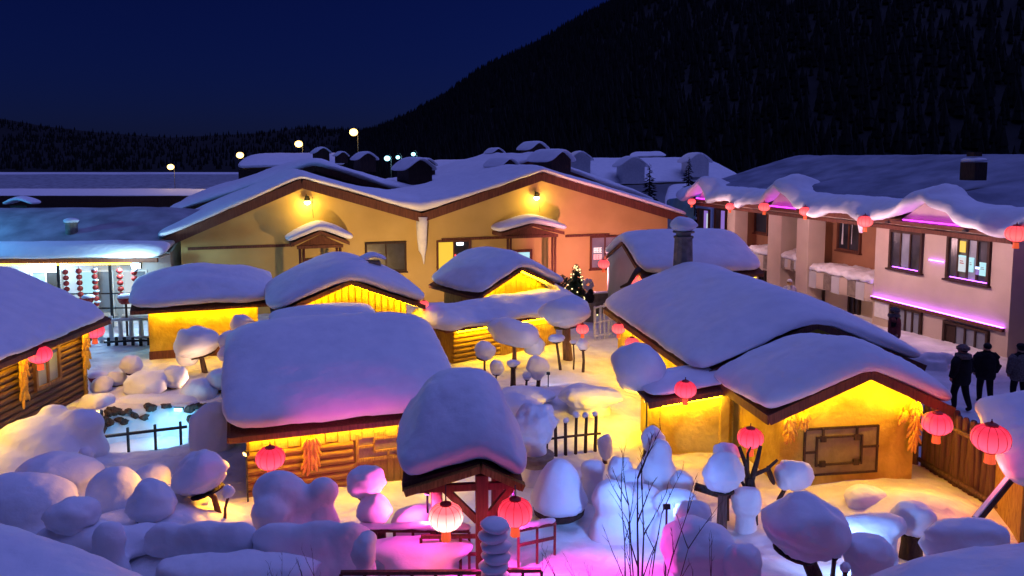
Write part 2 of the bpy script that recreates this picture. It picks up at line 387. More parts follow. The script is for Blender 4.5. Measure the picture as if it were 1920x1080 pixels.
def forest(name, label, spec, n, seed, hmin, hmax):
    rnd = random.Random(seed); mb = MB()
    for (src, m, cols, lo, hi, frac) in spec:
        for _ in range(int(n * frac)):
            k = rnd.randrange(cols); j = lo + int((hi - lo) * rnd.random())
            j = min(j, m - 3); a = src.v[k * m + j]; b = src.v[(k + 1) * m + j + 1]; c2 = src.v[(k + 1) * m + j]
            u, v = rnd.random(), rnd.random(); p = a + (c2 - a) * u + (b - c2) * v
            if noise.noise(Vector((p.x * 0.010, p.y * 0.01, p.z * 0.03))) > 0.42: continue
            h = rnd.uniform(hmin, hmax); w = h * rnd.uniform(0.15, 0.24); o = len(mb.v); ph = rnd.random() * 6
            for (r, z) in ((w, 0.12 * h), (w * 0.45, 0.5 * h), (w * 0.72, 0.42 * h), (0.02, h)):
                for q in range(5): t = ph + q * 2 * math.pi / 5; mb.v.append(p + Vector((r * math.cos(t), r * math.sin(t), z - 0.5)))
            for (s0, s1) in ((0, 1), (2, 3)):
                for q in range(5): mb.f.append((o + s0 * 5 + q, o + s0 * 5 + (q + 1) % 5, o + s1 * 5 + (q + 1) % 5, o + s1 * 5 + q))
    o = obj(name, mb, 'conifer'); structure(o, 'stuff'); return tag(o, label, 'forest')
forest('mountain_forest', 'dark conifer forest covering the steep mountain side', [(mmb, mrow, mcols, 1, mrow - 2, 0.8), (mmb, mrow, mcols, mrow - 5, mrow - 2, 0.45)], 13000, 3, 3, 8)
forest('hill_forest', 'dark low forest on the distant hill at left', [(hmb, hrow, hcols, 1, hrow - 2, 1.0)], 3500, 5, 3, 6)

# far snow bank beyond the village, at left
def bank():
    rnd = random.Random(4); g = []
    for i in range(17):
        px = -260 + i * 52; row = []
        for (py, z) in ((351, 0.1), (340, 1.2), (329, 1.9), (323, 1.2)):
            d = 165 + (351 - py) * 1.4
            p = W(px, py + rnd.uniform(-1, 1), d); p.z = max(p.z, 0); row.append(p)
        g.append(row)
    mb = MB()
    for r in g:
        for p in r: mb.v.append(p)
        e = r[-1].copy(); e.y += 20; e.z = -0.5; mb.v.append(e)
        e = r[0].copy(); e.y -= 2; e.z = -0.5; mb.v.append(e)
    for i in range(16):
        for j in range(4): a = i * 6 + j; mb.f.append((a, a + 6, a + 7, a + 1))
        a = i * 6; mb.f.append((a + 5, a + 11, a + 6, a))
    structure(obj('snow_bank', mb, 'shaded_snow', smooth=True, sub=1))
bank()
# ================================================================== shared builders
def window(parent, u0, u1, z0, z1, v, panes=2, glass='glass_dark', frame='wood_brown', fw=0.10, deep=0.12, sill=True, transom=None, mats=None):
    """a framed window on the plane y=v of its parent, facing -y"""
    mb = MB(); y0, y1 = v - deep, v + 0.02
    mb.b2((u0, y0, z0), (u0 + fw, y1, z1)); mb.b2((u1 - fw, y0, z0), (u1, y1, z1))
    mb.b2((u0 + fw, y0, z1 - fw), (u1 - fw, y1, z1)); mb.b2((u0 + fw, y0, z0), (u1 - fw, y1, z0 + fw))
    w = (u1 - u0 - 2 * fw) / panes
    for k in range(1, panes): x = u0 + fw + w * k; mb.b2((x - fw * 0.35, y0 + 0.02, z0 + fw), (x + fw * 0.35, y1, z1 - fw))
    if transom: mb.b2((u0 + fw, y0 + 0.015, transom - fw * 0.3), (u1 - fw, y1 - 0.005, transom + fw * 0.3))
    f = obj('window', mb, frame, parent)
    for k in range(panes):
        a = u0 + fw + w * k + fw * 0.3 * (k > 0); b = u0 + fw + w * (k + 1) - fw * 0.3 * (k < panes - 1)
        g = (mats[k] if mats else glass)
        obj('pane', MB().b2((a, v - 0.045, z0 + fw), (b, v - 0.02, z1 - fw)), g, f)
    if sill: obj('sill', MB().b2((u0 - 0.06, v - deep - 0.08, z0 - 0.07), (u1 + 0.06, v - 0.003, z0 - 0.003)), frame, f)
    return f
def vent_house(parent, p, s, rot=0.0, th=0.13, body='wood_dark'):
    """little roof dormer / vent with its own gable and snow cap; p local"""
    mb = MB(); w, h, l = s * 0.42, s * 0.6, s * 0.5; m = Matrix.Rotation(rot, 3, 'Z'); p = Vector(p)
    pts = [(-w, -h * 0.7), (w, -h * 0.7), (w, h * 0.45), (0, h), (-w, h * 0.45)]
    t = MB().prism(pts, -l, l); mb.add([p + m @ v for v in t.v], t.f)
    o = obj('vent', mb, body, parent)
    g = [[p + m @ Vector((x, y, z)) for (x, z) in ((-w * 1.45, h * 0.25), (-w * 0.75, h * 0.62), (0, h * 1.0), (w * 0.75, h * 0.62), (w * 1.45, h * 0.25))] for y in (-l * 1.4, 0, l * 1.6)]
    slab('snow_cap', g, th * s, o, over=0.05, sub=2, disp=0.04, nsize=0.4)
    return o
def light(kind, name, parent, loc, energy, color, size=0.1, target=None, spot=None, blend=0.6):
    l = bpy.data.lights.new(name, kind); l.energy = energy * 1.8; l.color = color
    if kind in ('POINT', 'SPOT'): l.shadow_soft_size = size
    if kind == 'AREA': l.size = size
    if spot: l.spot_size = R(spot); l.spot_blend = blend
    o = link(name, l, parent, loc)
    if target is not None: o.rotation_euler = (Vector(target) - Vector(loc)).to_track_quat('-Z', 'Y').to_euler()
    return o

# ================================================================== the long yellow house with two gables
YK = R(19)
KF = Frame(-5.07, 42.0, YK)
house = thing('gable_house', 'long ochre house with two wide lit gables behind the yard', 'house', KF.o, YK)
KL, KA, KV, KB, KR = (-12.0, 4.15), (-6.17, 6.65), (0.0, 4.75), (6.86, 6.9), (15.4, 4.45)
prof = [KL, KA, KV, KB, KR]
obj('wall', MB().prism([(KL[0], -0.3), (KR[0], -0.3), KR, KB, KV, KA, KL], 0.0, 11.0), 'plaster_house', house)
# deep brown fascia boards along the gables
for (a, b) in zip(prof, prof[1:]):
    ext = 0.9 if a is KL else 0.0; ext2 = 0.9 if b is KR else 0.0
    d = Vector((b[0] - a[0], 0, b[1] - a[1])).normalized()
    p0 = Vector((a[0], -0.75, a[1] + 0.02)) - d * ext; p1 = Vector((b[0], -0.75, b[1] + 0.02)) + d * ext2
    obj('fascia', MB().beam(p0, p1, 0.09, 0.46), 'wood_brown', house)
    obj('soffit', MB().beam(p0 + Vector((0, 5.6, 0.16)), p1 + Vector((0, 5.6, 0.16)), 11.1, 0.07), 'wood_brown', house)
def interp(pr, u):
    if u <= pr[0][0]: s = (pr[1][1] - pr[0][1]) / (pr[1][0] - pr[0][0]); return pr[0][1] + s * (u - pr[0][0])
    for a, b in zip(pr, pr[1:]):
        if u <= b[0]: return a[1] + (b[1] - a[1]) * (u - a[0]) / (b[0] - a[0])
    s = (pr[-1][1] - pr[-2][1]) / (pr[-1][0] - pr[-2][0]); return pr[-1][1] + s * (u - pr[-1][0])
def roof_snow(name, parent, pr, ext, rows, th, seed, n=26, wave=0.06, zoff=0.28, sub=2, valley=0.0, disp=0.10):
    rnd = random.Random(seed); us = [pr[0][0] - ext + (pr[-1][0] - pr[0][0] + 2 * ext) * k / (n - 1) for k in range(n)]
    us = sorted(us + [p[0] for p in pr[1:-1]])
    g = []
    for u in us: g.append([Vector((u, v + rnd.uniform(-1, 1) * wave * 2 * (v == rows[0]), interp(pr, u) + zoff + rnd.uniform(-wave, wave))) for v in rows])
    def T(i, j):
        t = th
        for q in pr[1:-1]:
            if q[1] < pr[0][1] + 1.2: t += valley * math.exp(-((us[i] - q[0]) / 1.4) ** 2)
        return t * (0.8 if j == 0 else 1.0)
    return slab(name, g, T, parent, sub=sub, disp=disp, nsize=1.3, over=0.12, edge=0.85, seed=seed)
roof_snow('snow_cover', house, prof, 0.9, [-0.95, -0.1, 2.0, 5.0, 8.5, 11.2], 0.42, 5, valley=0.45)
# trim rail along the facade
for (x0, y0, x1, y1) in ((352, 465, 552, 461), (828, 450, 958, 444), (1060, 442, 1142, 440)):
    a = KF.uv(x0, y0); b = KF.uv(x1, y1); zz = (a[1] + b[1]) / 2
    obj('trim_rail', MB().b2((a[0], -0.07, zz - 0.07), (b[0], 0.01, zz + 0.07)), 'wood_brown', house)
a = KF.uv(355, 500); 
# windows
def kwin(x0, y0, x1, y1, **kw):
    a = KF.uv(x0, y0); b = KF.uv(x1, y1); return window(house, a[0], b[0], b[1], a[1], 0.0, **kw)
kwin(684, 455, 762, 508, panes=2, glass='glass_dark', frame='wood_dark')
w = kwin(818, 451, 882, 514, panes=2, mats=['pane_yellow', 'glass_dark'])
a = KF.uv(850, 487); obj('hanging_lamp', MB().lathe([(0.02, 0.3), (0.04, 0.12), (0.16, 0.0), (0.17, -0.02)], 12, (a[0] + 0.1, -0.075, a[1])), 'tail_red', w)
a = KF.uv(862, 457); obj('ceiling_lamp', MB().box((a[0], -0.07, a[1]), (0.34, 0.02, 0.10)), 'lamp_white', w)
w = kwin(1106, 443, 1160, 502, panes=2, glass='glass_pale')
# two glowing rows of sign characters behind the right-hand window
def glyphs(parent, u, z, w, h, n, seed, v, mat):
    rnd = random.Random(seed); mb = MB(); cw = w / n; t = h * 0.13
    for k in range(n):
        x0 = u + k * cw + cw * 0.08; x1 = u + (k + 1) * cw - cw * 0.08
        for q in (0.05, 0.48, 0.92): mb.b2((x0, v - 0.02, z + h * q - t / 2), (x1, v, z + h * q + t / 2))
        mb.b2((x0, v - 0.023, z), (x0 + t * 0.8, v - 0.003, z + h)); mb.b2(((x0 + x1) / 2 - t * 0.4, v - 0.026, z), ((x0 + x1) / 2 + t * 0.4, v - 0.006, z + h))
        if rnd.random() < 0.6: mb.b2((x1 - t * 0.8, v - 0.029, z + h * 0.3), (x1, v - 0.009, z + h))
    return obj('sign_characters', mb, mat, parent)
a = KF.uv(1112, 470); b = KF.uv(1128, 464)
glyphs(w, a[0], a[1] - 0.12, b[0] - a[0], 0.30, 3, 1, -0.06, 'neon_pink'); glyphs(w, a[0], a[1] - 0.52, b[0] - a[0], 0.30, 3, 2, -0.06, 'neon_red')
a2 = KF.uv(1134, 470); glyphs(w, a2[0], a2[1] - 0.1, 0.3, 0.28, 1, 3, -0.06, 'neon_pink')
# wall lamps below each gable, with cable
for (px, py) in ((576, 377), (1006, 369)):
    a = KF.uv(px, py, -0.3); f = obj('wall_lamp', MB().lathe([(0.03, 0.28), (0.10, 0.26), (0.16, 0.05), (0.17, 0.0)], 14, (a[0], -0.32, a[1])).beam((a[0], -0.32, a[1] + 0.24), (a[0], 0.0, a[1] + 0.30), 0.04, 0.04), 'iron', house)
    obj('bulb', MB().blob((a[0], -0.32, a[1] - 0.06), (0.15, 0.15, 0.13), nu=14, nv=8, amp=0), 'lamp_warm', f, smooth=True)
    light('POINT', 'wall_lamp_light', house, (a[0], -0.55, a[1] - 0.1), 55, (1.0, 0.60, 0.06), 0.12)
    obj('cable', MB().tube([(a[0] + 0.3, -0.01, a[1] + 0.2), (a[0] + 0.27, -0.015, a[1] - 0.4), (a[0] + 0.32, -0.012, a[1] - 0.9)], 0.012, 5), 'iron', house)
# porches with thick snow hoods
def porch(x0, x1, ytop, yeave, ybase, lit, seed):
    a = KF.uv(x0, yeave, -1.5); b = KF.uv(x1, yeave, -1.5); c = KF.uv((x0 + x1) / 2, ytop, -1.5)
    u0, u1, ze, zt = a[0], b[0], a[1], c[1] - 0.35; um = (u0 + u1) / 2
    pr = obj('porch', MB().prism([(u0, ze - 0.02), (u0, ze + 0.16), (um, zt + 0.16), (u1, ze + 0.16), (u1, ze - 0.02), (um, zt)], -1.7, 0.0), 'wood_brown', house)
    obj('gable_panel', MB().prism([(u0 + 0.35, ze + 0.02), (u1 - 0.35, ze + 0.02), (um, zt - 0.06)], -1.45, -1.40), 'wood_brown', pr)
    obj('tie_beam', MB().b2((u0 + 0.3, -1.5, ze - 0.15), (u1 - 0.3, -1.36, ze + 0.01)), 'wood_brown', pr)
    for u in (u0 + 0.45, u0 + 0.62, u1 - 0.62, u1 - 0.45): obj('post', MB().tube([(u, -1.43, -0.2), (u, -1.43, ze - 0.1)], 0.07, 8), 'wood_brown', pr, smooth=True)
    g = [[Vector((u0 - 0.15 + (u1 - u0 + 0.3) * k / 6, v, ze + 0.2 + (zt - ze) * (1 - abs(k - 3) / 3.0))) for v in (-1.85, -1.0, -0.05)] for k in range(7)]
    slab('snow_hood', g, 0.5, pr, over=0.16, sub=3, seed=seed, nsize=0.7)
    d0, d1 = um - 0.75, um + 0.55
    dr = obj('door', MB().b2((d0, -0.10, -0.2), (d0 + 0.16, 0.01, 2.75)).b2((d1 - 0.16, -0.10, -0.2), (d1, 0.01, 2.75)).b2((d0 + 0.16, -0.10, 2.6), (d1 - 0.16, 0.01, 2.75)).b2((d0 + 0.16, -0.10, 2.0), (d1 - 0.16, 0.01, 2.14)), 'wood_brown', pr)
    for (z0, z1) in ((0.0, 2.0), (2.14, 2.6)):
        obj('pane', MB().b2((d0 + 0.16, -0.06, z0), (d1 - 0.16, -0.03, z1)), 'pane_cyan' if lit else 'wood_dark', dr)
    if lit: obj('door_leaf', MB().b2((d0 + 0.16, -0.09, -0.1), (d0 + 0.36, -0.065, 2.0)).b2((d1 - 0.36, -0.09, -0.1), (d1 - 0.16, -0.065, 2.0)), 'red_paint', dr)
porch(545, 655, 425, 462, 540, False, 3)
porch(938, 1056, 412, 443, 545, True, 4)
# icicle hanging in the valley
u, z = 0.0, 4.5
obj('icicle', MB().tube([(0.05, -0.6, 4.85), (0.04, -0.5, 4.3), (0.07, -0.4, 3.6), (0.10, -0.35, 3.0), (0.16, -0.3, 2.7), (0.18, -0.3, 2.2)], [0.33, 0.30, 0.27, 0.22, 0.10, 0.015], 12), 'crust', house, smooth=True)
for (px, py, s) in ((942, 322, 1.5), (1035, 314, 1.9)):
    p = KF.loc(W(px, py, 50.5)); vent_house(house, p, s * 1.0, 0.3)

# ------------------------------------------------------------------ the house behind it
K2 = Frame(-6.5, 56.0, YK)
house2 = thing('gable_house', 'dark gabled house with snowy double roof behind the ochre house', 'house', K2.o, YK)
def kp(px, py): q = K2.uv(px, py); return q
P2 = [kp(345, 398), kp(590, 315), kp(775, 372), kp(1000, 303), kp(1200, 376)]
obj('wall', MB().prism([(P2[0][0], -0.3), (P2[-1][0], -0.3)] + P2[::-1], 0.0, 13.0), 'wood_dark', house2)
for (a, b) in zip(P2, P2[1:]):
    obj('fascia', MB().beam((a[0], -0.5, a[1]), (b[0], -0.5, b[1]), 0.08, 0.4), 'wood_brown', house2)
roof_snow('snow_cover', house2, P2, 0.9, [-0.8, 0.2, 3, 7, 10.5, 13.2], 0.55, 9, valley=0.3, zoff=0.2, wave=0.12, disp=0.2)
for (px, py, d, s) in ((684, 307, 60, 1.5), (777, 330, 57, 2.2), (795, 318, 62, 1.5), (602, 293, 68, 1.3), (640, 297, 68, 1.0), (1000, 289, 68, 1.8), (928, 293, 68, 1.2)):
    vent_house(house2, K2.loc(W(px, py, d)), s, 0.2)

# ------------------------------------------------------------------ far roofs of the village
def far_house(label, pts, ridge, th, seed, wall='wood_dark', dormers=(), chim=()):
    """pts: front eave (px,py,d) left,right ; ridge: left,right"""
    a, b = W(*pts[0]), W(*pts[1]); r0, r1 = W(*ridge[0]), W(*ridge[1])
    c = (a + b) / 2; t = thing('snowy_house', label, 'house', (c.x, c.y, 0), 0, 'far snow-covered houses')
    back = lambda e, r: Vector((2 * r.x - e.x, 2 * r.y - e.y, e.z))
    mb = MB(); q0, q1 = back(a, r0), back(b, r1)
    lo = [a, b, q1, q0]; ins = [p.lerp(sum(lo, Vector()) / 4, 0.05) for p in lo]
    mb.add([Vector((p.x, p.y, -0.3)) for p in ins] + ins, [(0, 1, 5, 4), (1, 2, 6, 5), (2, 3, 7, 6), (3, 0, 4, 7), (4, 5, 6, 7)])
    obj('wall', mb, wall, t, world=True)
    n = 9; g = []
    for k in range(n):
        f = k / (n - 1); e = a.lerp(b, f); r = r0.lerp(r1, f); g.append([e, e.lerp(r, 0.5), r, r.lerp(back(e, r), 0.5), back(e, r)])
    slab('snow_cover', g, th, t, over=0.2, sub=2, disp=0.12, nsize=2.0, seed=seed, world=True, edge=0.75)
    for (px, py, d, s, body) in dormers:
        p = W(px, py, d); q = p - t.location; vent_house(t, q, s, 0.1, th=0.10, body=body)
    return t
far_house('long far house with white dormers on its snowy hipped roof', [(1050, 352, 84), (1400, 340, 88)], [(1075, 299, 96), (1318, 299, 97)], 0.7, 21, 'plaster_pale',
          [(1085, 309, 88, 2.6, 'white_paint'), (1182, 322, 86, 2.9, 'white_paint'), (1303, 313, 88, 2.7, 'white_paint')])
far_house('far low house with pale snow roof left of the dark gable', [(440, 318, 80), (650, 312, 84)], [(470, 296, 92), (640, 293, 95)], 0.7, 22)
far_house('far house roof catching cold light right of the three cyan lamps', [(770, 326, 84), (960, 318, 88)], [(800, 308, 95), (940, 306, 97)], 0.7, 23)
far_house('small far house roof tucked below the conifers', [(1245, 392, 66), (1330, 382, 68)], [(1255, 352, 73), (1335, 350, 75)], 0.6, 24, 'plaster_pale')
far_house('highest far snow roof at the foot of the mountain', [(1180, 296, 118), (1250, 294, 120)], [(1186, 289, 126), (1240, 288, 128)], 0.5, 25)
# dark row beyond the left houses
far_house('low dark house row in front of the far snow bank', [(-150, 368, 112), (400, 368, 116)], [(-150, 356, 122), (400, 356, 126)], 0.25, 26)

# ------------------------------------------------------------------ the cold-lit house at left with a porch
JF = Frame(*W(160, 492, 36).xy, R(4))
lodge = thing('porch_house', 'low house with a cyan-lit porch and wide snow roof at left', 'house', JF.o, R(4))
ze = 3.25
obj('wall', MB().prism([(-9, -0.2), (3.3, -0.2), (3.3, ze + 0.1), (-9, ze + 0.1)], 1.6, 9.0), 'plaster_pale', lodge)
obj('side_gable', MB().add([(3.32, 1.6, ze), (3.32, 9.0, ze), (3.32, 5.3, 4.85), (3.2, 1.6, ze), (3.2, 9.0, ze), (3.2, 5.3, 4.85)], [(0, 1, 2), (5, 4, 3), (0, 2, 5, 3), (1, 4, 5, 2)]), 'plaster_pale', lodge)
obj('eave_beam', MB().b2((-9, -0.05, ze - 0.18), (3.3, 0.10, ze + 0.02)), 'wood_brown', lodge)
obj('ceiling', MB().b2((-9, 0.12, ze - 0.02), (3.3, 1.58, ze + 0.04)), 'plaster_pale', lodge)
obj('led_strip', MB().b2((-8, -0.08, ze - 0.26), (2.2, -0.03, ze - 0.20)), 'led_dim', lodge)
g = [[Vector((x, v, z + 0.05 * math.sin(x * 1.7))) for (v, z) in ((-0.5, ze + 0.02), (1.5, ze + 0.55), (3.4, ze + 1.25), (5.3, ze + 1.75), (7.2, ze + 1.2), (9.4, ze + 0.3))] for x in (-9.5, -7.5, -5.5, -3.5, -1.5, 0.5, 2.2, 3.7)]
slab('snow_cover', g, 0.5, lodge, 'shaded_snow', sub=2, disp=0.12, nsize=1.4, over=0.12, seed=31, edge=0.8)
g = [[Vector((x, v, z + 0.05 * math.sin(x * 1.7))) for (v, z) in ((-0.58, ze + 0.03), (0.0, ze + 0.32), (0.6, ze + 0.50))] for x in (-9.6, -7.5, -5.5, -3.5, -1.5, 0.5, 2.2, 3.8)]
slab('eave_snow', g, 0.46, lodge, sub=2, disp=0.10, nsize=0.9, over=0.12, seed=32, edge=0.8)
for u in (-4.3, -1.25, 1.1): obj('post', MB().b2((u - 0.05, -0.05, -0.1), (u + 0.05, 0.05, ze - 0.19)), 'iron', lodge)
for z in (0.9, 1.6): obj('rail', MB().b2((-6, -0.03, z - 0.03), (2.4, 0.03, z + 0.03)), 'iron', lodge)
for (u0, u1, m) in ((-3.3, -1.9, ['glass_pale', 'pane_dim']), (-1.0, 0.6, ['pane_cyan', 'glass_pale']), (1.0, 2.2, ['pane_white', 'glass_pale'])):
    window(lodge, u0, u1, 0.3, 2.5, 1.6, 2, mats=m, frame='white_paint', fw=0.08)
c = JF.loc(W(135, 440, 37.5)); ch = obj('chimney', MB().lathe([(0.27, -0.7), (0.27, 0.55), (0.33, 0.56), (0.33, 0.62)], 14, c), 'stone', lodge, smooth=False)
obj('snow_cap', MB().blob(c + Vector((0, 0, 0.68)), (0.36, 0.36, 0.14), 3), 'snow', ch, smooth=True)
c = JF.loc(W(42, 388, 44)); ch = obj('chimney', MB().b2(c - Vector((0.45, 0.4, 0.9)), c + Vector((0.45, 0.4, 0.1))), 'wood_dark', lodge)
slab('snow_cap', [[c + Vector((x, y, 0.12 + 0.3 * (1 - abs(x) / 0.8))) for y in (-0.6, 0, 0.6)] for x in (-0.8, -0.4, 0, 0.4, 0.8)], 0.3, ch, over=0.1, sub=2, disp=0.05)
c = JF.loc(W(256, 498, 35.4)); fl = obj('floodlight', MB().box(c, (0.42, 0.16, 0.28)), 'iron', lodge)
obj('lens', MB().box(c + Vector((0, -0.10, 0)), (0.36, 0.03, 0.22)), 'lamp_white', fl)
light('POINT', 'floodlight_light', lodge, c + Vector((-0.3, -0.75, 0.25)), 200, (0.45, 0.80, 1.0), 0.15)
pl = obj('added_yard_lamp', MB().tube([(-9.5, -2.2, -0.2), (-9.5, -2.2, 6.2), (-9.2, -1.8, 6.4)], 0.06, 7), 'iron', lodge)  # added lamp outside the view, casting cyan on the lodge roof
obj('globe', MB().blob((-9.1, -1.7, 6.25), (0.2, 0.2, 0.16), 1, amp=0, nu=12, nv=8), 'lamp_cyan', pl, smooth=True)
light('POINT', 'added_yard_light', lodge, (-9.1, -1.7, 5.9), 900, (0.08, 0.50, 1.0), 0.2)
light('POINT', 'porch_light', lodge, (-2.6, 0.8, 2.9), 150, (0.40, 0.70, 1.0), 0.15)
obj('porch_lamp', MB().box((-2.6, 0.8, 3.12), (0.3, 0.3, 0.08)), 'lamp_white', lodge)

# ------------------------------------------------------------------ the two-storey building on the right
YL = R(-75)
LF = Frame(17.5, 26.8, YL)
inn = thing('two_storey_building', 'beige two-storey building with wavy snow eaves and purple lights at right', 'building', LF.o, YL)
uA = LF.uv(1640, 500)[0]; uB = LF.uv(1512, 500)[0]; uC = LF.uv(1300, 400)[0]
EZ = 5.35
obj('wall', MB().b2((uA, 0.0, -0.3), (0.0, 7.5, EZ)), 'plaster_beige', inn)                    # projecting near block
obj('recessed_wall', MB().b2((uC, 1.6, -0.3), (uA, 7.5, EZ)), 'plaster_rust', inn)
obj('upper_beam', MB().b2((uC, -0.02, LF.uv(1672, 430)[1] + 0.18), (uA - 0.003, 1.6, EZ - 0.12)), 'plaster_beige', inn)
obj('eave_board', MB().b2((uC, -0.12, EZ - 0.12), (0.1, -0.003, EZ + 0.1)), 'wood_brown', inn)
LZ = LF.uv(1672, 430)[1] + 0.01
obj('lintel', MB().b2((uC, -0.13, LZ), (0.0, -0.003, LZ + 0.17)), 'wood_brown', inn)
a = LF.uv(1640, 555); b = LF.uv(1896, 626)
obj('band', MB().b2((uA, -0.14, a[1] - 0.16), (-0.15, 0.0, a[1] - 0.02)), 'wood_brown', inn)
obj('led_strip', MB().b2((uA, -0.13, a[1] - 0.015), (-0.15, -0.02, a[1] + 0.005)), 'led_purple', inn)
def lwin(x0, y0, x1, y1, v=0.0, **kw):
    a = LF.uv(x0, y0, v); b = LF.uv(x1, y1, v); z0 = min(b[1], LF.uv(x0, y1, v)[1]); return window(inn, a[0], b[0], b[1], a[1], v, **kw)
def lwin2(x0, x1, yt, yb, v=0.0, **kw):      # top and bottom rows read at the left edge
    a = LF.uv(x0, yt, v); b = LF.uv(x0, yb, v); c = LF.uv(x1, yt, v); return window(inn, a[0], c[0], b[1], a[1], v, **kw)
w1 = lwin2(1672, 1734, 430, 502, panes=3, frame='wood_dark', mats=['glass_dark', 'glass_pale', 'glass_dark'])
w2 = lwin2(1780, 1862, 440, 522, panes=4, frame='wood_dark', mats=['glass_dark', 'pane_dim', 'glass_pale', 'glass_dark'])
for w_, x0, x1, y in ((w1, 1678, 1726, 500), (w2, 1786, 1856, 519)):
    a = LF.uv(x0, y); b = LF.uv(x1, y); obj('led_strip', MB().b2((a[0], -0.14, a[1] + 0.01), (b[0], -0.125, a[1] + 0.028)), 'led_purple', w_)
a = LF.uv(1808, 452); obj('hanging_lamp', MB().b2((a[0] - 0.12, -0.075, a[1] - 0.42), (a[0] + 0.14, -0.05, a[1])), 'pane_yellow', w2)
for (px, py, ww, hh, m) in ((1807, 512, 0.30, 0.55, 'pane_white'), (1824, 513, 0.16, 0.48, 'pane_cyan'), (1836, 518, 0.12, 0.22, 'pane_violet'), (1846, 520, 0.26, 0.42, 'pane_cyan')):
    a = LF.uv(px, py); tb = obj('lit_box', MB().b2((a[0] - ww / 2, -0.12, a[1] + 0.06), (a[0] + ww / 2, -0.06, a[1] + 0.06 + hh)), m, w2)
    obj('box_lid', MB().b2((a[0] - ww / 2 - 0.01, -0.123, a[1] + 0.061 + hh), (a[0] + ww / 2 + 0.01, -0.057, a[1] + 0.12 + hh)), 'lens_blue' if m == 'pane_violet' else 'pane_cyan', tb)
    obj('print', MB().b2((a[0] - ww * .3, -0.124, a[1] + 0.06 + hh * .55), (a[0] + ww * .3, -0.1215, a[1] + 0.06 + hh * .62)).b2((a[0] - ww * .3, -0.124, a[1] + 0.06 + hh * .7), (a[0] + ww * .2, -0.1215, a[1] + 0.06 + hh * .76)), 'red_paint' if m == 'pane_white' else 'glass_pale', tb)
for (x0, x1, yt, yb) in ((1672, 1732, 570, 628), (1772, 1858, 600, 664)):
    lwin2(x0, x1, yt, yb, panes=4, frame='wood_dark', mats=['wood_dark', 'glass_pale', 'glass_pale', 'glass_pale'])
a = LF.uv(1642, 562); b = LF.uv(1667, 600); obj('notice_panel', MB().b2((a[0], -0.05, b[1]), (b[0], 0.0, a[1])), 'white_paint', inn)
# recessed part
lwin2(1574, 1618, 408, 468, 1.6, panes=2, glass='glass_dark'); lwin2(1466, 1486, 404, 446, 1.6, panes=2, mats=['glass_pale', 'pane_white'], frame='wood_dark')
lwin2(1418, 1443, 390, 436, 1.6, panes=1, glass='glass_dark')
dr = lwin2(1528, 1546, 405, 478, 1.6, panes=1, mats=['glass_dark'], frame='wood_dark', sill=False)
a = LF.uv(1530, 408, 1.6); b = LF.uv(1546, 414, 1.6); obj('transom', MB().b2((a[0], 1.54, b[1] - 0.1), (b[0], 1.56, a[1])), 'pane_cyan', dr)
for x0, x1 in ((1310, 1332), (1342, 1364)): lwin2(x0, x1, 390, 452, 1.6, panes=2, mats=['glass_dark', 'pane_violet'], frame='wood_dark')
obj('curtain_light', MB().b2((LF.uv(1327, 420, 1.6)[0], 1.5, LF.uv(1327, 430, 1.6)[1]), (LF.uv(1331, 420, 1.6)[0], 1.53, LF.uv(1327, 400, 1.6)[1])), 'pane_white', dr)
for px in (1583, 1600): # pale curtain in the dark window
    a = LF.uv(px, 412, 1.6); b = LF.uv(px, 462, 1.6); obj('curtain', MB().tube([(a[0], 1.55, a[1] - 0.1), (a[0], 1.55, b[1] + 0.1)], [0.03, 0.06] if px < 1590 else [0.015, 0.02], 6), 'white_paint', dr)
for px0, px1 in ((1364, 1378), (1441, 1466), (1495, 1517)):    # square columns
    u0 = LF.uv(px0, 450)[0]; u1 = LF.uv(px1, 450)[0]
    obj('column', MB().b2((u0, -0.05, -0.3), (u1, max(0.35, (u1 - u0)), LZ + 0.17)), 'plaster_beige', inn, bevel=0.02)
def balcony(x0, x1, ytop, h, seed):
    u0 = LF.uv(x0, ytop)[0]; u1 = LF.uv(x1, ytop)[0]; z = LF.uv((x0 + x1) / 2, ytop)[1]
    b = obj('balcony', MB().b2((u0, 0.02, z - h), (u1, 1.58, z - h + 0.1)).b2((u0, 0.02, z - h + 0.1), (u1, 0.14, z)), 'plaster_beige', inn)
    n = max(5, int((u1 - u0) / 0.5)); w = (u1 - u0) / n
    for k in range(n):
        m = ('plaster_beige', 'stone', 'plaster_pale')[(k * 7 + seed) % 3]
        obj('facing_panel', MB().b2((u0 + w * k + 0.01, -0.02, z - h - 0.02 + 0.06 * ((k * 5) % 3)), (u0 + w * (k + 1) - 0.01, 0.018, z - 0.02)), m, b)
    g = [[Vector((u0 + (u1 - u0) * k / (n * 2), v, z)) for v in (-0.1, 0.45, 1.0, 1.5)] for k in range(n * 2 + 1)]
    slab('snow', g, 0.38, b, 'crust', over=0.05, sub=2, disp=0.28, nsize=0.35, jitter=0.3, seed=seed)
balcony(1397, 1441, 476, 0.8, 3); balcony(1466, 1495, 486, 0.55, 4); balcony(1517, 1639, 520, 0.8, 5)
obj('ground_wall', MB().b2((uC, 0.9, -0.3), (uA - 0.003, 1.597, 2.3)), 'plaster_beige', inn)
for (x0, x1, yt, yb) in ((1426, 1440, 498, 530), (1530, 1548, 530, 575), (1594, 1616, 545, 590)): lwin2(x0, x1, yt, yb, 0.9, panes=2, glass='glass_dark', frame='wood_dark', sill=False)
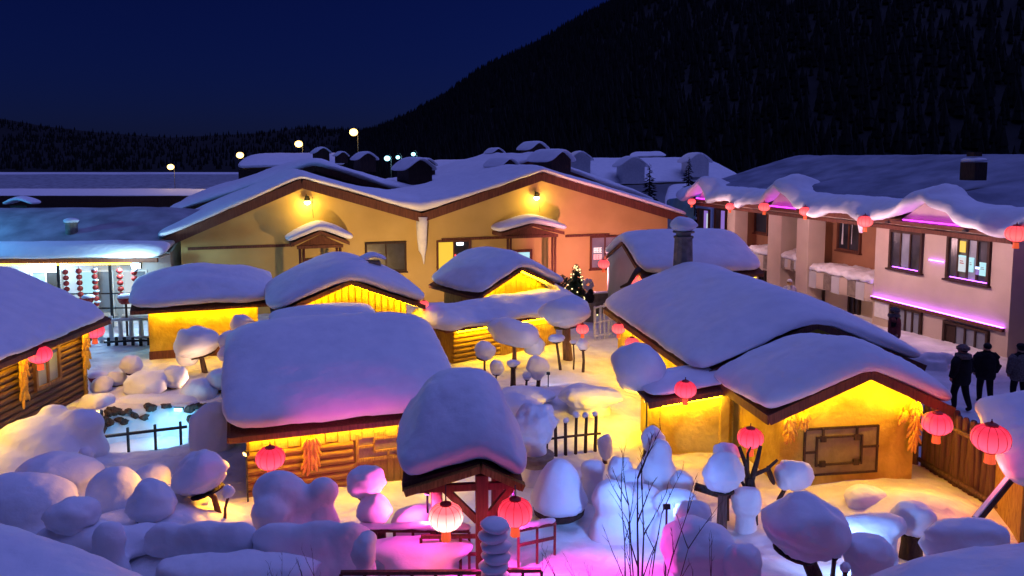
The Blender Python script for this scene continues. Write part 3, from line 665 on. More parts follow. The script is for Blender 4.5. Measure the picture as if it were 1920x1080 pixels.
# roof snow: eave edge lifts over the little gables
peaks = [(LF.uv(1312, 345, -0.9)[0], 0.95, 1.3), (LF.uv(1459, 325, -0.9)[0], 1.35, 1.5), (LF.uv(1736, 342, -0.9)[0], 1.15, 1.9), (LF.uv(2010, 370, -0.9)[0], 1.1, 1.9)]
def lz(u, v):
    z = EZ + 0.14 + (v + 1.0) * 0.29
    for (c, h, w) in peaks: z = max(z, EZ + 0.1 + h * (1 - abs(u - c) / w) + 0.02 * v)
    return z
us = [uC - 0.6 + (6.5 - uC) * k / 74 for k in range(75)]; us = sorted(us + [p[0] for p in peaks])
rr = random.Random(12)
ED = lambda u, v: v + (0.10 * math.sin(u * 2.1) + 0.08 * math.sin(u * 5.3) if v < -0.5 else 0)
g = [[Vector((u, ED(u, v), lz(u, v) - (0.30 * max(0, math.sin(u * 1.9 + 1)) if v < -0.5 else 0))) for v in (-1.05, -0.6, 0.0, 0.6, 1.1 + 0.35 * math.sin(u * 0.9))] for u in us]
slab('eave_snow', g, lambda i, j: (0.5, 0.58, 0.52, 0.34, 0.06)[j], inn, sub=2, disp=0.16, nsize=0.8, over=0.14, edge=0.9, seed=13, jitter=0.1, drop=0.1)
g = [[Vector((u, v, lz(u, v) + 0.02)) for v in (0.2, 1.2, 2.4, 3.8, 5.6, 7.6)] for u in us[::3] + [us[-1]]]
slab('snow_cover', g, 0.22, inn, 'shaded_frost', sub=2, disp=0.10, nsize=1.5, over=0.05, edge=0.9, seed=14)
obj('roof_body', MB().prism([(uC, EZ), (6.0, EZ), (6.0, EZ + 2.3), (uC, EZ + 2.3)], 7.0, 7.4), 'wood_dark', inn)
for (c, h, w) in peaks[:3]:
    gp = obj('gable_panel', MB().prism([(c - w * 0.95, EZ + 0.12), (c + w * 0.95, EZ + 0.12), (c, EZ + 0.05 + h)], -0.35, -0.30), 'plaster_beige', inn)
    obj('led_strip', MB().b2((c - w * 0.75, -0.60, EZ + 0.13), (c + w * 0.75, -0.54, EZ + 0.17)), 'led_magenta', gp)
    obj('ledge', MB().b2((c - w, -0.9, EZ + 0.03), (c + w, -0.125, EZ + 0.10)), 'wood_brown', gp)
obj('led_strip', MB().b2((LF.uv(1745, 460)[0], -0.06, 3.95), (LF.uv(1772, 460)[0], -0.01, 3.99)), 'led_purple', inn)
c = LF.loc(W(1826, 305, 31)); ch = obj('chimney', MB().b2(c - Vector((0.36, 0.3, 0.7)), c + Vector((0.36, 0.3, 0.02))).b2(c + Vector((-0.2, -0.18, 0.25)), c + Vector((0.2, 0.18, 0.42))), 'wood_dark', inn)
slab('snow_cap', [[c + Vector((x, y, 0.03)) for y in (-0.33, 0, 0.33)] for x in (-0.4, 0, 0.4)], 0.22, ch, over=0.05, sub=2, disp=0.03)
u = LF.uv(1622, 402, -0.9); obj('icicle', MB().tube([(u[0], -1.0, EZ + 0.25), (u[0] - 0.1, -0.95, EZ - 0.1), (u[0] - 0.15, -0.95, EZ - 0.55)], [0.3, 0.2, 0.08], 8), 'crust', inn, smooth=True)
# added lamps, unseen: their light stands free before the eave to brighten the facade
for px in (1400, 1560, 1700, 1850):
    u = LF.uv(px, 420)[0]; f = obj('added_eave_lamp', MB().box((u, -0.93, EZ + 0.02), (0.18, 0.14, 0.07)), 'iron', inn)
    light('SPOT', 'facade_fill_light', inn, (u, -2.6, EZ - 0.9), 120, (1.0, 0.58, 0.60), 0.25, (u, 0.5, EZ - 1.6), 165, 0.5)
# ================================================================== the snow-laden huts of the yard
def gable_hut(t, wh, D, ez, az, ohs, ohf, ohb, th, wall='plaster_ochre', apex=0.0, seed=1, led='', fasc=0.16, snow_kw=None, roofy=0.10, xs=None, bulge=0.0, walls=True, ext=(0, 0)):
    """local x across the gable, y along the ridge; wall half-width wh, eaves oversail by ohs"""
    sl = (az - ez) / wh; EL, ER = -(wh + ohs), wh + ohs
    zr = lambda x: az + roofy - sl * abs(x - apex) * (wh / (wh + (apex if x < apex else -apex)))
    if walls: obj('wall', MB().prism([(-wh, -0.25), (wh, -0.25), (wh, ez), (apex, az), (-wh, ez)], 0.0, D), wall, t)
    y0, y1 = -ohf, D + ohb
    for (xa, xb) in ((EL, apex), (apex, ER)):
        a = Vector((xa, (y0 + y1) / 2, zr(xa))); b = Vector((xb, (y0 + y1) / 2, zr(xb)))
        obj('roof_board', MB().beam(a, b, y1 - y0, 0.07), 'wood_brown', t)
        for y in (y0 - 0.03, y1 + 0.03):
            obj('fascia', MB().beam((xa, y, zr(xa) - 0.03), (xb, y, zr(xb) - 0.03), 0.05, fasc), 'wood_brown', t)
    for (x, nm) in ((EL, 'l'), (ER, 'r')): obj('eave_board', MB().beam((x, y0, zr(x) - 0.04), (x, y1, zr(x) - 0.04), 0.05, fasc * 0.9), 'wood_brown', t)
    if 'f' in led:
        for (xa, xb) in ((-wh - ohs * 0.6, apex), (apex, wh + ohs * 0.6)):
            obj('led_strip', MB().beam((xa, -ohf * 0.6, zr(xa) - 0.12), (xb, -ohf * 0.6, zr(xb) - 0.12), 0.06, 0.06), 'led_yellow', t)
    if 'l' in led: obj('led_strip', MB().beam((-wh - ohs * 0.6, 0.0, zr(-wh - ohs * 0.6) - 0.09), (-wh - ohs * 0.6, D, zr(-wh - ohs * 0.6) - 0.09), 0.06, 0.06), 'led_yellow', t)
    if 'r' in led: obj('led_strip', MB().beam((wh + ohs * 0.6, 0.0, zr(wh + ohs * 0.6) - 0.09), (wh + ohs * 0.6, D, zr(wh + ohs * 0.6) - 0.09), 0.06, 0.06), 'led_yellow', t)
    kw = dict(over=0.22, sub=3, disp=0.10, nsize=1.0, edge=0.78, seed=seed, jitter=0.07, drop=0.06); kw.update(snow_kw or {})
    fs = xs or (-1, -0.72, -0.36, 0, 0.36, 0.72, 1)
    rnd = random.Random(seed); n = max(4, int((y1 - y0) / 1.2)); g = []
    for f in fs:
        x = apex + (ER - apex) * f if f > 0 else apex - (apex - EL) * -f
        g.append([Vector((x, y0 - ext[0] + (y1 - y0 + ext[0] + ext[1]) * k / n, zr(x) + 0.05)) for k in range(n + 1)])
    T = (lambda i, j: th(i, j)) if callable(th) else th
    slab('snow_cover', g, T, t, **kw)
    return zr
def led_bar(parent, a, b, mat='led_yellow', s=0.06): return obj('led_strip', MB().beam(a, b, s, s), mat, parent)

# ---- big hut left of centre (its eave side faces the yard)
AY = R(19) - R(90)
pa = W(470, 830, 17.1); A_o = Vector((pa.x, pa.y, 0)); Adir = Vector((math.cos(R(19)), math.sin(R(19)), 0)); Aback = Vector((-Adir.y, Adir.x, 0))
A_c = A_o + Aback * 4.3 - Adir * 0.1
hutA = thing('log_hut', 'big snow-laden log hut left of centre with corn string and lantern', 'hut', A_c, AY)
gable_hut(hutA, 3.88, 4.75, 1.64, 2.55, 0.40, 0.35, 0.35, lambda i, j: 0.85 if 0 < j else 0.75, 'wood_log', seed=41, led='r', fasc=0.15, snow_kw=dict(over=0.30, edge=0.86))
# snow slab on the back lean-to, seen above the ridge
g = [[Vector((x, y, 2.2 - 0.06 * abs(x + 4.6))) for y in (0.9, 2.0, 3.4, 4.3)] for x in (-6.2, -5.4, -4.4, -3.4)]
slab('snow_cover', g, 0.75, hutA, over=0.2, sub=3, disp=0.08, seed=44)
obj('lean_to', MB().b2((-6.1, 1.0, -0.2), (-3.6, 4.4, 2.18)), 'wood_log', hutA)
# front wall: course of short planks below the eave, logs, a shuttered window, upright boards
xw = 3.88
n = 16
for k in range(n):
    y = 0.06 + k * 4.63 / n; h = 0.30 + 0.05 * ((k * 5) % 3) / 2
    piece('plank', 'box', 'wood_plank', hutA, (xw + 0.07 + 0.012 * (k % 2), y + 0.14, 1.50 - h / 2), (0.05, 0.268, h), (0, 0, R(random.uniform(-1.2, 1.2))))
for k in range(8): piece('log', 'log', 'wood_log', hutA, (xw + 0.03, 1.22, 1.08 - k * 0.19), (0.20, 0.20, 2.44), (R(90), 0, 0))
for k in range(14): piece('board', 'box', 'wood_log', hutA, (xw + 0.05 + 0.01 * (k % 2), 2.52 + k * 0.165, 0.20), (0.05, 0.155, 0.8))
wn = obj('window', MB().b2((xw, 2.5, 0.60), (xw + 0.10, 4.6, 0.68)).b2((xw, 2.5, 1.22), (xw + 0.10, 4.6, 1.30)).b2((xw, 2.5, 0.68), (xw + 0.10, 2.58, 1.22)).b2((xw, 4.52, 0.68), (xw + 0.10, 4.6, 1.22)), 'wood_log', hutA)
obj('shutter_panel', MB().b2((xw, 2.58, 0.68), (xw + 0.05, 4.52, 1.22)), 'shutter', wn)
lat = MB()
for (y0, z0, y1, z1) in ((2.95, 0.82, 2.95, 1.14), (4.15, 0.82, 4.15, 1.14), (2.95, 0.82, 4.15, 0.82), (2.95, 1.14, 4.15, 1.14), (2.58, 0.97, 2.95, 0.97), (4.15, 0.97, 4.52, 0.97), (3.3, 1.14, 3.3, 1.22), (3.8, 1.14, 3.8, 1.22), (3.3, 0.68, 3.3, 0.82)):
    lat.beam((xw + 0.075, y0, z0), (xw + 0.075, y1, z1), 0.05, 0.05)
obj('lattice', lat, 'wood_log', wn)

# ---- front right hut with the shuttered gable wall
pc = W(1585, 928, 18.45); CY = R(8.5)
hutC = thing('plaster_hut', 'yellow-lit plaster hut at front right with latticed shutter in its gable', 'hut', (pc.x, pc.y, 0), CY)
CF = Frame(pc.x, pc.y, CY)
gable_hut(hutC, 1.78, 2.7, 2.06, 2.82, 0.60, 0.55, 0.0, lambda i, j: (0.74, 0.74, 0.60, 0.42)[min(j, 3)], 'plaster_ochre', apex=0.15, seed=51, led='f', fasc=0.24, snow_kw=dict(over=0.24, edge=0.80, drop=0.12, disp=0.12, nsize=0.8))
a = CF.uv(1507, 803); b = CF.uv(1643, 884); u0, u1, z1, z0 = a[0], b[0], a[1], b[1]
wn = obj('window', MB().b2((u0, -0.05, z0), (u0 + 0.05, 0.01, z1)).b2((u1 - 0.05, -0.05, z0), (u1, 0.01, z1)).b2((u0 + 0.05, -0.05, z1 - 0.05), (u1 - 0.05, 0.01, z1)).b2((u0 + 0.05, -0.05, z0), (u1 - 0.05, 0.01, z0 + 0.05)), 'wood_dark', hutC)
obj('shutter_panel', MB().b2((u0 + 0.05, -0.02, z0 + 0.05), (u1 - 0.05, 0.008, z1 - 0.05)), 'shutter', wn)
lat = MB(); W_, H_ = u1 - u0, z1 - z0; X = lambda f: u0 + W_ * f; Z = lambda f: z0 + H_ * f
for (x0, q0, x1, q1) in ((.17, .2, .17, .82), (.77, .2, .77, .82), (.17, .23, .77, .23), (.17, .80, .77, .80), (.0, .5, .17, .5), (.77, .56, 1, .56), (.25, .82, .25, 1), (.70, .82, .70, 1)):
    lat.beam((X(x0), -0.045, Z(q0)), (X(x1), -0.045, Z(q1)), 0.045, 0.045)
for (x, q) in ((.25, .77), (.70, .77), (.25, .25), (.70, .25)): lat.box((X(x), -0.055, Z(q)), (0.14, 0.05, 0.15))
obj('lattice', lat, 'wood_dark', wn)

# ---- large hut behind it
pd = Vector((8.55, 21.9, 0)); DY = R(9)
hutD = thing('plaster_hut', 'largest hut right of centre under one vast drooping snow roof', 'hut', pd, DY)
DF = Frame(pd.x, pd.y, DY)
gable_hut(hutD, 2.95, 9.0, 2.02, 3.22, 0.50, 0.40, 0.3, lambda i, j: 0.72 if j else 0.6, 'plaster_ochre', seed=61, led='l', fasc=0.2, snow_kw=dict(over=0.28, edge=0.80, disp=0.14, nsize=1.4))
# low front annex with its own eave
ax0 = DF.loc(W(1222, 850, 20.9)); 
an = obj('annex', MB().b2((ax0.x - 0.05, -1.05, -0.2), (ax0.x + 1.75, 0.6, 1.55)), 'plaster_ochre', hutD)
obj('annex_pillar', MB().b2((ax0.x + 1.60, -1.16, -0.2), (ax0.x + 1.85, -0.9, 1.6)), 'plaster_ochre', an)
obj('annex_side', MB().b2((ax0.x + 1.85, -0.75, -0.2), (ax0.x + 3.0, 0.5, 1.62)), 'plaster_ochre', an)
obj('fascia', MB().beam((ax0.x - 0.5, -1.35, 1.52), (ax0.x + 2.4, -1.35, 1.88), 0.06, 0.16), 'wood_brown', an)
obj('lid_board', MB().add([(ax0.x - 0.5, -1.32, 1.56), (ax0.x + 2.4, -1.32, 1.92), (ax0.x + 2.4, 0.6, 1.98), (ax0.x - 0.5, 0.6, 1.62), (ax0.x - 0.5, -1.32, 1.61), (ax0.x + 2.4, -1.32, 1.97), (ax0.x + 2.4, 0.6, 2.03), (ax0.x - 0.5, 0.6, 1.67)], [(3, 2, 1, 0), (4, 5, 6, 7), (0, 1, 5, 4), (1, 2, 6, 5), (2, 3, 7, 6), (3, 0, 4, 7)]), 'wood_brown', an)
led_bar(an, (ax0.x - 0.1, -1.27, 1.47), (ax0.x + 1.55, -1.27, 1.66)); led_bar(an, (ax0.x - 0.3, -1.0, 1.45), (ax0.x - 0.3, 0.5, 1.45))
c = DF.loc(W(1198, 692, 21.3)); obj('snow_cap', MB().blob(c, (0.76, 0.8, 0.74), 5, amp=0.12, nu=34, nv=24, flat=0.9), 'snow', an, smooth=True)
g = [[Vector((ax0.x + x, y, 1.66 + 0.124 * (x + .5))) for y in (-1.25, -0.6, 0.2, 0.55)] for x in (-0.4, 0.3, 1.0, 1.7, 2.3)]
slab('snow', g, 0.20, an, over=0.05, sub=2, disp=0.06, nsize=0.4, seed=66)
obj('meter_box', MB().b2((ax0.x + 2.3, -0.86, 0.95), (ax0.x + 2.5, -0.74, 1.3)).tube([(ax0.x + 1.95, -0.8, 1.55), (ax0.x + 2.05, -0.82, 1.2), (ax0.x + 2.3, -0.82, 1.12)], 0.015, 5).tube([(ax0.x + 2.4, -0.82, 0.95), (ax0.x + 2.3, -0.82, 0.8), (ax0.x + 2.1, -0.8, 0.8)], 0.015, 5), 'plaster_ochre', an)
c = DF.loc(W(1281, 470, 31.2)); ch = obj('chimney', MB().lathe([(0.42, -1.2), (0.36, 0.5), (0.40, 0.52), (0.40, 0.60), (0.3, 0.62), (0.3, 0.72), (0.44, 0.74), (0.44, 0.8)], 12, c), 'stone', hutD)
obj('snow_cap', MB().blob(c + Vector((-0.02, 0, 1.02)), (0.55, 0.5, 0.36), 8, amp=0.14, flat=0.7), 'snow', ch, smooth=True)

# ---- hut behind, upper right of the yard
pe = W(1272, 470, 37); EY = R(9) - R(90)
hutE = thing('plaster_hut', 'small hut with square snow roof and red lantern before the right building', 'hut', (pe.x, pe.y, 0), EY)
gable_hut(hutE, 2.5, 5.6, 2.9, 3.85, 0.6, 0.0, 0.0, 0.75, 'plaster_pale', seed=71, led='r', snow_kw=dict(over=0.2, edge=0.85))
for o_ in list(hutE.children): o_.location.y -= 2.8
lw = obj('window', MB().b2((2.5, -2.2, 1.0), (2.58, -1.2, 2.5)), 'wood_dark', hutE); obj('pane', MB().b2((2.58, -2.1, 1.1), (2.60, -1.3, 2.4)), 'pane_cyan', lw)
w_ = obj('door', MB().b2((2.5, -0.9, -0.2), (2.57, 0.1, 2.2)), 'wood_dark', hutE); obj('pane', MB().b2((2.57, -0.8, 0.2), (2.59, 0.0, 2.0)), 'pane_cyan', w_)
obj('upturned_eave', MB().tube([(2.9, -2.95, 3.1), (3.1, -3.2, 2.9), (3.3, -3.5, 2.55), (3.35, -3.9, 2.4)], [0.14, 0.11, 0.09, 0.05], 8), 'wood_dark', hutE, smooth=True)

# ---- centre hut: upper gable and a lower roof in front
pf = W(930, 602, 30.7); FY = R(36)
hutF = thing('log_hut', 'two-tiered log hut in mid yard with glowing plank gable', 'hut', (pf.x, pf.y, 0), FY)
FF = Frame(pf.x, pf.y, FY)
fa = FF.uv(958, 504, 2.2); fl_ = FF.uv(872, 552, 2.2)
zr = gable_hut(hutF, 1.75, 3.0, fa[1] - 0.80, fa[1], 0.60, 0.7, 0.3, lambda i, j: 0.82 if i < 4 else 0.7, 'wood_log', seed=81, led='f', fasc=0.14, snow_kw=dict(over=0.30, edge=0.76, drop=0.15, disp=0.16))
for k in range(13):
    x = -1.68 + k * 0.28; zt = zr(x) - 0.22
    if zt > 1.6: piece('board', 'box', 'wood_plank', hutF, (x, -0.04 - 0.012 * (k % 2), (zt + 1.2) / 2), (0.26, 0.05, zt - 1.2))
for o_ in list(hutF.children): o_.location += Vector((fa[0] + 0.1, 2.2, 0))
g = []
for k, x in enumerate((-3.0, -2.3, -1.3, -0.2, 0.9, 2.1, 3.3, 4.4)):
    g.append([Vector((x, y, z + 0.05 * math.sin(k * 1.9))) for (y, z) in ((-0.55 - 0.2 * (k % 2), 1.40), (0.25, 1.44), (1.0, 1.46), (1.6, 1.40), (2.0, 1.2))])
obj('lower_roof', MB().b2((-2.6, -0.45, 1.36), (3.7, 2.1, 1.44)), 'wood_brown', hutF)
slab('snow_cover', g, lambda i, j: (0.86, 0.80, 0.66, 0.70, 0.82, 0.74, 0.86, 0.86)[i], hutF, over=0.34, sub=3, disp=0.2, seed=84, edge=0.74, drop=0.15)
u_, z_ = fa[0] + 0.1, fa[1]
path = [(u_ + 0.2, 3.4, z_ - 0.05), (u_ + 1.2, 3.1, z_ - 0.35), (u_ + 2.3, 2.5, z_ - 0.95), (4.3, 1.8, 1.75), (5.0, 1.1, 1.5)]
slab('snow_tongue', [[Vector((x + 0.25 * k, y + 0.75 * k, z - 0.12 * abs(k))) for k in (-1.1, -0.4, 0.4, 1.2)] for (x, y, z) in path], lambda i, j: (0.5, 0.62, 0.7, 0.72, 0.7)[i], hutF, over=0.3, sub=3, disp=0.14, seed=87, edge=0.75, drop=0.1)
obj('lower_wall', MB().b2((-2.0, 0.1, -0.2), (3.2, 2.0, 1.36)), 'wood_log', hutF)
for k in range(7): piece('log', 'log', 'wood_log', hutF, (-0.9, 0.07, 1.22 - k * 0.19), (0.19, 0.19, 2.2), (0, R(90), 0))
for k in range(11): piece('plank', 'box', 'wood_plank', hutF, (0.34 + k * 0.27, 0.06 - 0.01 * (k % 2), 1.14), (0.255, 0.05, 0.34))
for k in range(2): piece('door_panel', 'box', 'wood_log', hutF, (0.85 + k * 1.3, 0.07, 0.38), (1.2, 0.04, 1.15))
led_bar(hutF, (-2.0, -0.25, 1.30), (3.2, -0.25, 1.30))

# ---- gable hut behind the big one
pg = W(655, 640, 29.0); GY = R(19)
hutG = thing('log_hut', 'log hut with glowing upright plank gable and square chimney', 'hut', (pg.x, pg.y, 0), GY)
zr = gable_hut(hutG, 2.2, 4.6, 2.45, 3.32, 0.6, 0.7, 0.2, 0.72, 'wood_log', seed=91, led='f', fasc=0.16, snow_kw=dict(over=0.28, edge=0.82))
for k in range(18):
    x = -2.1 + k * 0.247; zt = zr(x) - 0.20; piece('board', 'post', 'wood_plank', hutG, (x, -0.02, 1.5), (0.24, 0.12, zt - 1.5))
GFr = Frame(pg.x, pg.y, GY); c = GFr.loc(W(699, 500, 31.0)); ch = obj('chimney', MB().b2(c - Vector((0.28, 0.28, 0.6)), c + Vector((0.28, 0.28, 0.25))), 'stone', hutG)
slab('snow_cap', [[c + Vector((x, y, 0.27 + 0.18 * (1 - abs(x) / 0.5))) for y in (-0.45, 0, 0.45)] for x in (-0.5, -0.25, 0, 0.25, 0.5)], 0.2, ch, over=0.06, sub=2, disp=0.04)
obj('snow_neck', MB().blob(c + Vector((-0.75, -0.3, 0.1)), (0.55, 0.7, 0.35), 4, amp=0.1), 'snow', ch, smooth=True)

# ---- hut at left middle
ph = W(388, 650, 32.3); HY = R(20) - R(90)
hutH = thing('plaster_hut', 'plain tan hut at left with glowing strip under its slouching snow roof', 'hut', (ph.x, ph.y, 0), HY)
gable_hut(hutH, 1.7, 4.1, 2.2, 2.65, 0.75, 0.5, 0.5, lambda i, j: 0.62 + 0.12 * (2 - abs(j - 2)), 'plaster_ochre', seed=101, fasc=0.14, snow_kw=dict(over=0.3, edge=0.72, disp=0.18, nsize=1.1))
for o_ in list(hutH.children): o_.location.y -= 2.05
led_bar(hutH, (2.05, -2.05, 2.06), (2.05, 2.05, 2.06)); obj('plinth', MB().b2((1.69, -2.07, -0.2), (1.78, 2.07, 0.35)), 'wood_brown', hutH)

# ---- dark log hut at the left edge (ridge runs away from the camera)
hutI = thing('log_hut', 'dark log hut at the left edge with corn braids and two lanterns', 'hut', (-17.2, 14.5, 0), 0)
gable_hut(hutI, 2.8, 11.0, 2.75, 4.1, 0.75, 0.4, 0.35, 0.42, 'wood_dark', seed=111, led='r', fasc=0.16, snow_kw=dict(over=0.12, edge=0.85, disp=0.16, nsize=0.5))
for k in range(14): piece('log', 'log', 'wood_grey' if k > 2 else 'wood_log', hutI, (2.80, 5.5, 2.52 - k * 0.20), (0.2, 0.2, 11.0), (R(90), 0, 0))
for (y0, y1, z0, z1) in ((8.1, 9.4, 1.0, 2.15), (5.0, 6.2, 0.9, 2.0)):
    wn = obj('window', MB().b2((2.86, y0, z0), (2.98, y1, z0 + 0.1)).b2((2.86, y0, z1 - 0.1), (2.98, y1, z1)).b2((2.86, y0, z0 + 0.1), (2.98, y0 + 0.1, z1 - 0.1)).b2((2.86, y1 - 0.1, z0 + 0.1), (2.98, y1, z1 - 0.1)).b2((2.87, (y0 + y1) / 2 - 0.04, z0 + 0.1), (2.97, (y0 + y1) / 2 + 0.04, z1 - 0.1)), 'wood_grey', hutI)
    obj('pane', MB().b2((2.88, y0 + 0.1, z0 + 0.1), (2.91, (y0 + y1) / 2 - 0.04, z1 - 0.1)).b2((2.88, (y0 + y1) / 2 + 0.04, z0 + 0.1), (2.91, y1 - 0.1, z1 - 0.1)), 'glass_pale', wn)
obj('ladder', MB().beam((2.97, 10.7, 0), (2.97, 10.75, 2.6), 0.09, 0.09), 'wood_log', hutI)

# ---- gate-house roof in the foreground centre
YB = R(6); pb = W(868, 925, 13.0)
gate = thing('lantern_gate', 'red timber gate with tall rounded snow hat in the foreground', 'gate', (pb.x, pb.y, -0.1), YB)
BF = Frame(pb.x, pb.y, YB)
zr = gable_hut(gate, 0.78, 1.9, 2.46, 2.72, 0.24, 0.10, 0.25, lambda i, j: (1.15, 1.32, 1.36, 1.30, 1.30, 1.20, 1.0)[i] * (0.80 if j == 0 else 1), seed=121, fasc=0.17, walls=False, apex=0.30, snow_kw=dict(over=0.26, edge=0.74, disp=0.10, nsize=0.7, drop=0.10), ext=(0.10, 0.2))
for (x, y) in ((0.33, 0.0), (0.68, 0.9), (-0.45, 1.5)): obj('post', MB().b2((x - 0.11, y - 0.11, -0.2), (x + 0.11, y + 0.11, 2.62)), 'wood_brown', gate, bevel=0.02)
obj('brace', MB().beam((-0.42, 0.05, 2.45), (0.25, 0.02, 1.75), 0.09, 0.12), 'wood_brown', gate); obj('brace', MB().beam((0.95, 0.05, 2.42), (0.42, 0.02, 1.8), 0.09, 0.12), 'wood_brown', gate)
obj('cross_beam', MB().beam((-0.8, 0.0, 2.38), (1.0, 0.0, 2.38), 0.10, 0.12), 'wood_brown', gate)
obj('thatch_edge', MB().beam((-1.0, -0.2, 2.42), (0.30, -0.2, 2.79), 0.16, 0.12).beam((0.30, -0.2, 2.79), (1.04, -0.2, 2.42), 0.16, 0.12), 'wood_log', gate)

# ---- snow roofs just below the viewing platform, cut by the frame
def edge_hut(label, px, py, pts, seed):
    p = [Vector(q) for q in pts]; c = sum(p, Vector()) / 4
    t = thing('snow_roofed_shed', label, 'shed', (c.x, c.y, 0)); n = 6; g = []
    for i in range(n + 1):
        a = p[0].lerp(p[1], i / n); b = p[3].lerp(p[2], i / n); g.append([a.lerp(b, j / n) - Vector((0, 0, 0.75)) for j in range(n + 1)])
    slab('snow_cover', g, 0.75, t, over=0.3, sub=3, disp=0.12, seed=seed, world=True, edge=0.7)
    ins = [q.lerp(c, 0.15) for q in p]
    obj('wall', MB().add([Vector((q.x, q.y, -0.2)) for q in ins] + [q - Vector((0, 0, 0.72)) for q in ins], [(0, 1, 5, 4), (1, 2, 6, 5), (2, 3, 7, 6), (3, 0, 4, 7), (4, 5, 6, 7)]), 'wood_log', t, world=True)
edge_hut('blue snow roof cut off by the lower left corner', 0, 0, [W(-420, 1200, 7.5), W(330, 1150, 7.5), W(250, 1030, 9.6), W(-350, 840, 9.6)], 131)
edge_hut('blue snow roof cut off by the lower right corner', 0, 0, [W(1500, 1170, 8.0), W(2350, 1030, 8.0), W(2250, 925, 9.8), W(1610, 1040, 9.8)], 132)
edge_hut('snow roof poking in at the right edge behind the lanterns', 0, 0, [W(1900, 850, 15.2), W(2250, 930, 14.5), W(2200, 690, 18.2), W(1835, 715, 17.6)], 133)
# ================================================================== lanterns
def lantern_meshes(mat):
    body = MB(); n = 36
    prof = [(0.16, 0.36), (0.28, 0.34), (0.40, 0.26), (0.47, 0.15), (0.50, 0.02), (0.49, -0.10), (0.44, -0.21), (0.34, -0.30), (0.22, -0.36), (0.15, -0.37)]
    body.lathe(prof, n, wob=lambda t, r, z: 1 - 0.035 * (abs(math.sin(t * 6)) < 0.3))
    rib = MB()
    for k in range(12):
        t = 2 * math.pi * (k + 0.0) / 12; rib.tube([(r * math.cos(t) * 0.985, r * math.sin(t) * 0.985, z) for r, z in prof], 0.008, 4)
    cap = MB().lathe([(0.17, 0.35), (0.17, 0.40), (0.12, 0.43), (0.05, 0.44), (0.02, 0.50)], 14)
    ring = MB().lathe([(0.16, -0.41), (0.16, -0.36)], 14)
    tas = MB().lathe([(0.13, -0.41), (0.135, -0.55), (0.15, -0.70)], 20, wob=lambda t, r, z: 1 - 0.12 * (int(t * 10 / math.pi) % 2))
    return [body.mesh('lantern_body', mat, True), rib.mesh('lantern_ribs', 'red_paint', True), cap.mesh('lantern_cap', 'red_paint'), ring.mesh('lantern_ring', 'red_paint'), tas.mesh('lantern_tassel', 'tassel')]
LM = {m: lantern_meshes(m) for m in ('lantern_red', 'lantern_bright', 'lantern_far')}
def lantern(px, py, dia, d, label, mat='lantern_red', tassel=True, cord=0.35, detail=True, up=None, glow=0):
    p = W(px, py, d); s = dia * d / FPX; c = (cord if up is None else max(0.05, up - p.z - 0.5 * s))
    t = thing('red_lantern', label, 'lantern', p, random.uniform(0, 1), 'red lanterns'); M = LM[mat]; sc = (s, s, s)
    b = link('body', M[0], t, scale=sc); 
    if detail: link('ribs', M[1], b); link('ring', M[3], t, scale=sc)
    link('cap', M[2], t, scale=sc)
    if tassel: link('tassel', M[4], t, scale=sc)
    obj('cord', MB().tube([(0, 0, 0.48 * s), (0, 0, 0.48 * s + c)], 0.012, 5), 'iron', t)
    if glow: light('POINT', 'lantern_light', t, (0, 0, -0.75 * s), glow, (1.0, 0.12, 0.16), 0.3 * s)
    return t
lantern(836, 969, 68, 12.6, 'brightest lantern, glowing pale pink, left side of the timber gate', 'lantern_bright', up=2.5, glow=8)
lantern(966, 960, 68, 12.6, 'deep red lantern hanging at the right side of the timber gate', up=2.5, glow=8)
lantern(507, 859, 56, 16.6, 'lantern under the left eave of the big log hut', up=1.75, glow=6)
lantern(1285, 730, 42, 19.6, 'lantern above the low annex beside the snow ball', up=1.9, glow=4)
lantern(1407, 821, 50, 17.2, 'lantern over the forked black stump', up=1.95, glow=4)
lantern(1757, 794, 55, 17.4, 'lantern by the right eave corner of the shuttered hut', up=1.95, glow=6)
lantern(1858, 822, 70, 15.4, 'lantern in front of the palisade at the right edge', up=2.6, glow=16)
lantern(177, 620, 36, 26.0, 'lantern at the far corner of the left log hut', up=2.75)
lantern(75, 665, 42, 22.0, 'lantern at the middle of the left log hut eave', up=2.75)
lantern(1092, 617, 24, 29.3, 'small lantern under the tilted snow cap in mid yard', 'lantern_far', up=1.5)
lantern(1160, 616, 26, 28.0, 'small lantern at the far left eave of the largest hut', 'lantern_far', up=2.0)
lantern(1185, 643, 28, 25.5, 'lantern half hidden behind the round snow ball', 'lantern_far', up=1.9)
lantern(1192, 525, 24, 34.2, 'lantern below the front eave of the square-roofed hut', 'lantern_far', up=2.9)
lantern(1132, 495, 22, 36.5, 'lantern hanging from the upturned eave before the neon window', 'lantern_far', up=2.6)
lantern(543, 593, 20, 27.6, 'lantern peeping below the left eave of the upright plank gable', 'lantern_far', up=2.3)
lantern(795, 570, 18, 29.6, 'lantern at the right eave tip of the upright plank gable', 'lantern_far', up=2.4)
for (px, py, s, lb) in ((1297, 378, 15, 'farthest lantern under the eave of the two-storey building'), (1369, 387, 17, 'second farthest lantern on the two-storey building'), (1433, 388, 21, 'lantern left of the tallest purple gable'),
                        (1510, 396, 22, 'lantern right of the tallest purple gable'), (1622, 415, 28, 'lantern below the icicle of the two-storey building'), (1906, 438, 40, 'lantern at the near corner of the two-storey building')):
    u, z = LF.uv(px, py, -1.15); q = LF.world(u, -1.15, 0); lantern(px, py, s, q.y, lb, 'lantern_far', up=EZ + 0.15, glow=4)

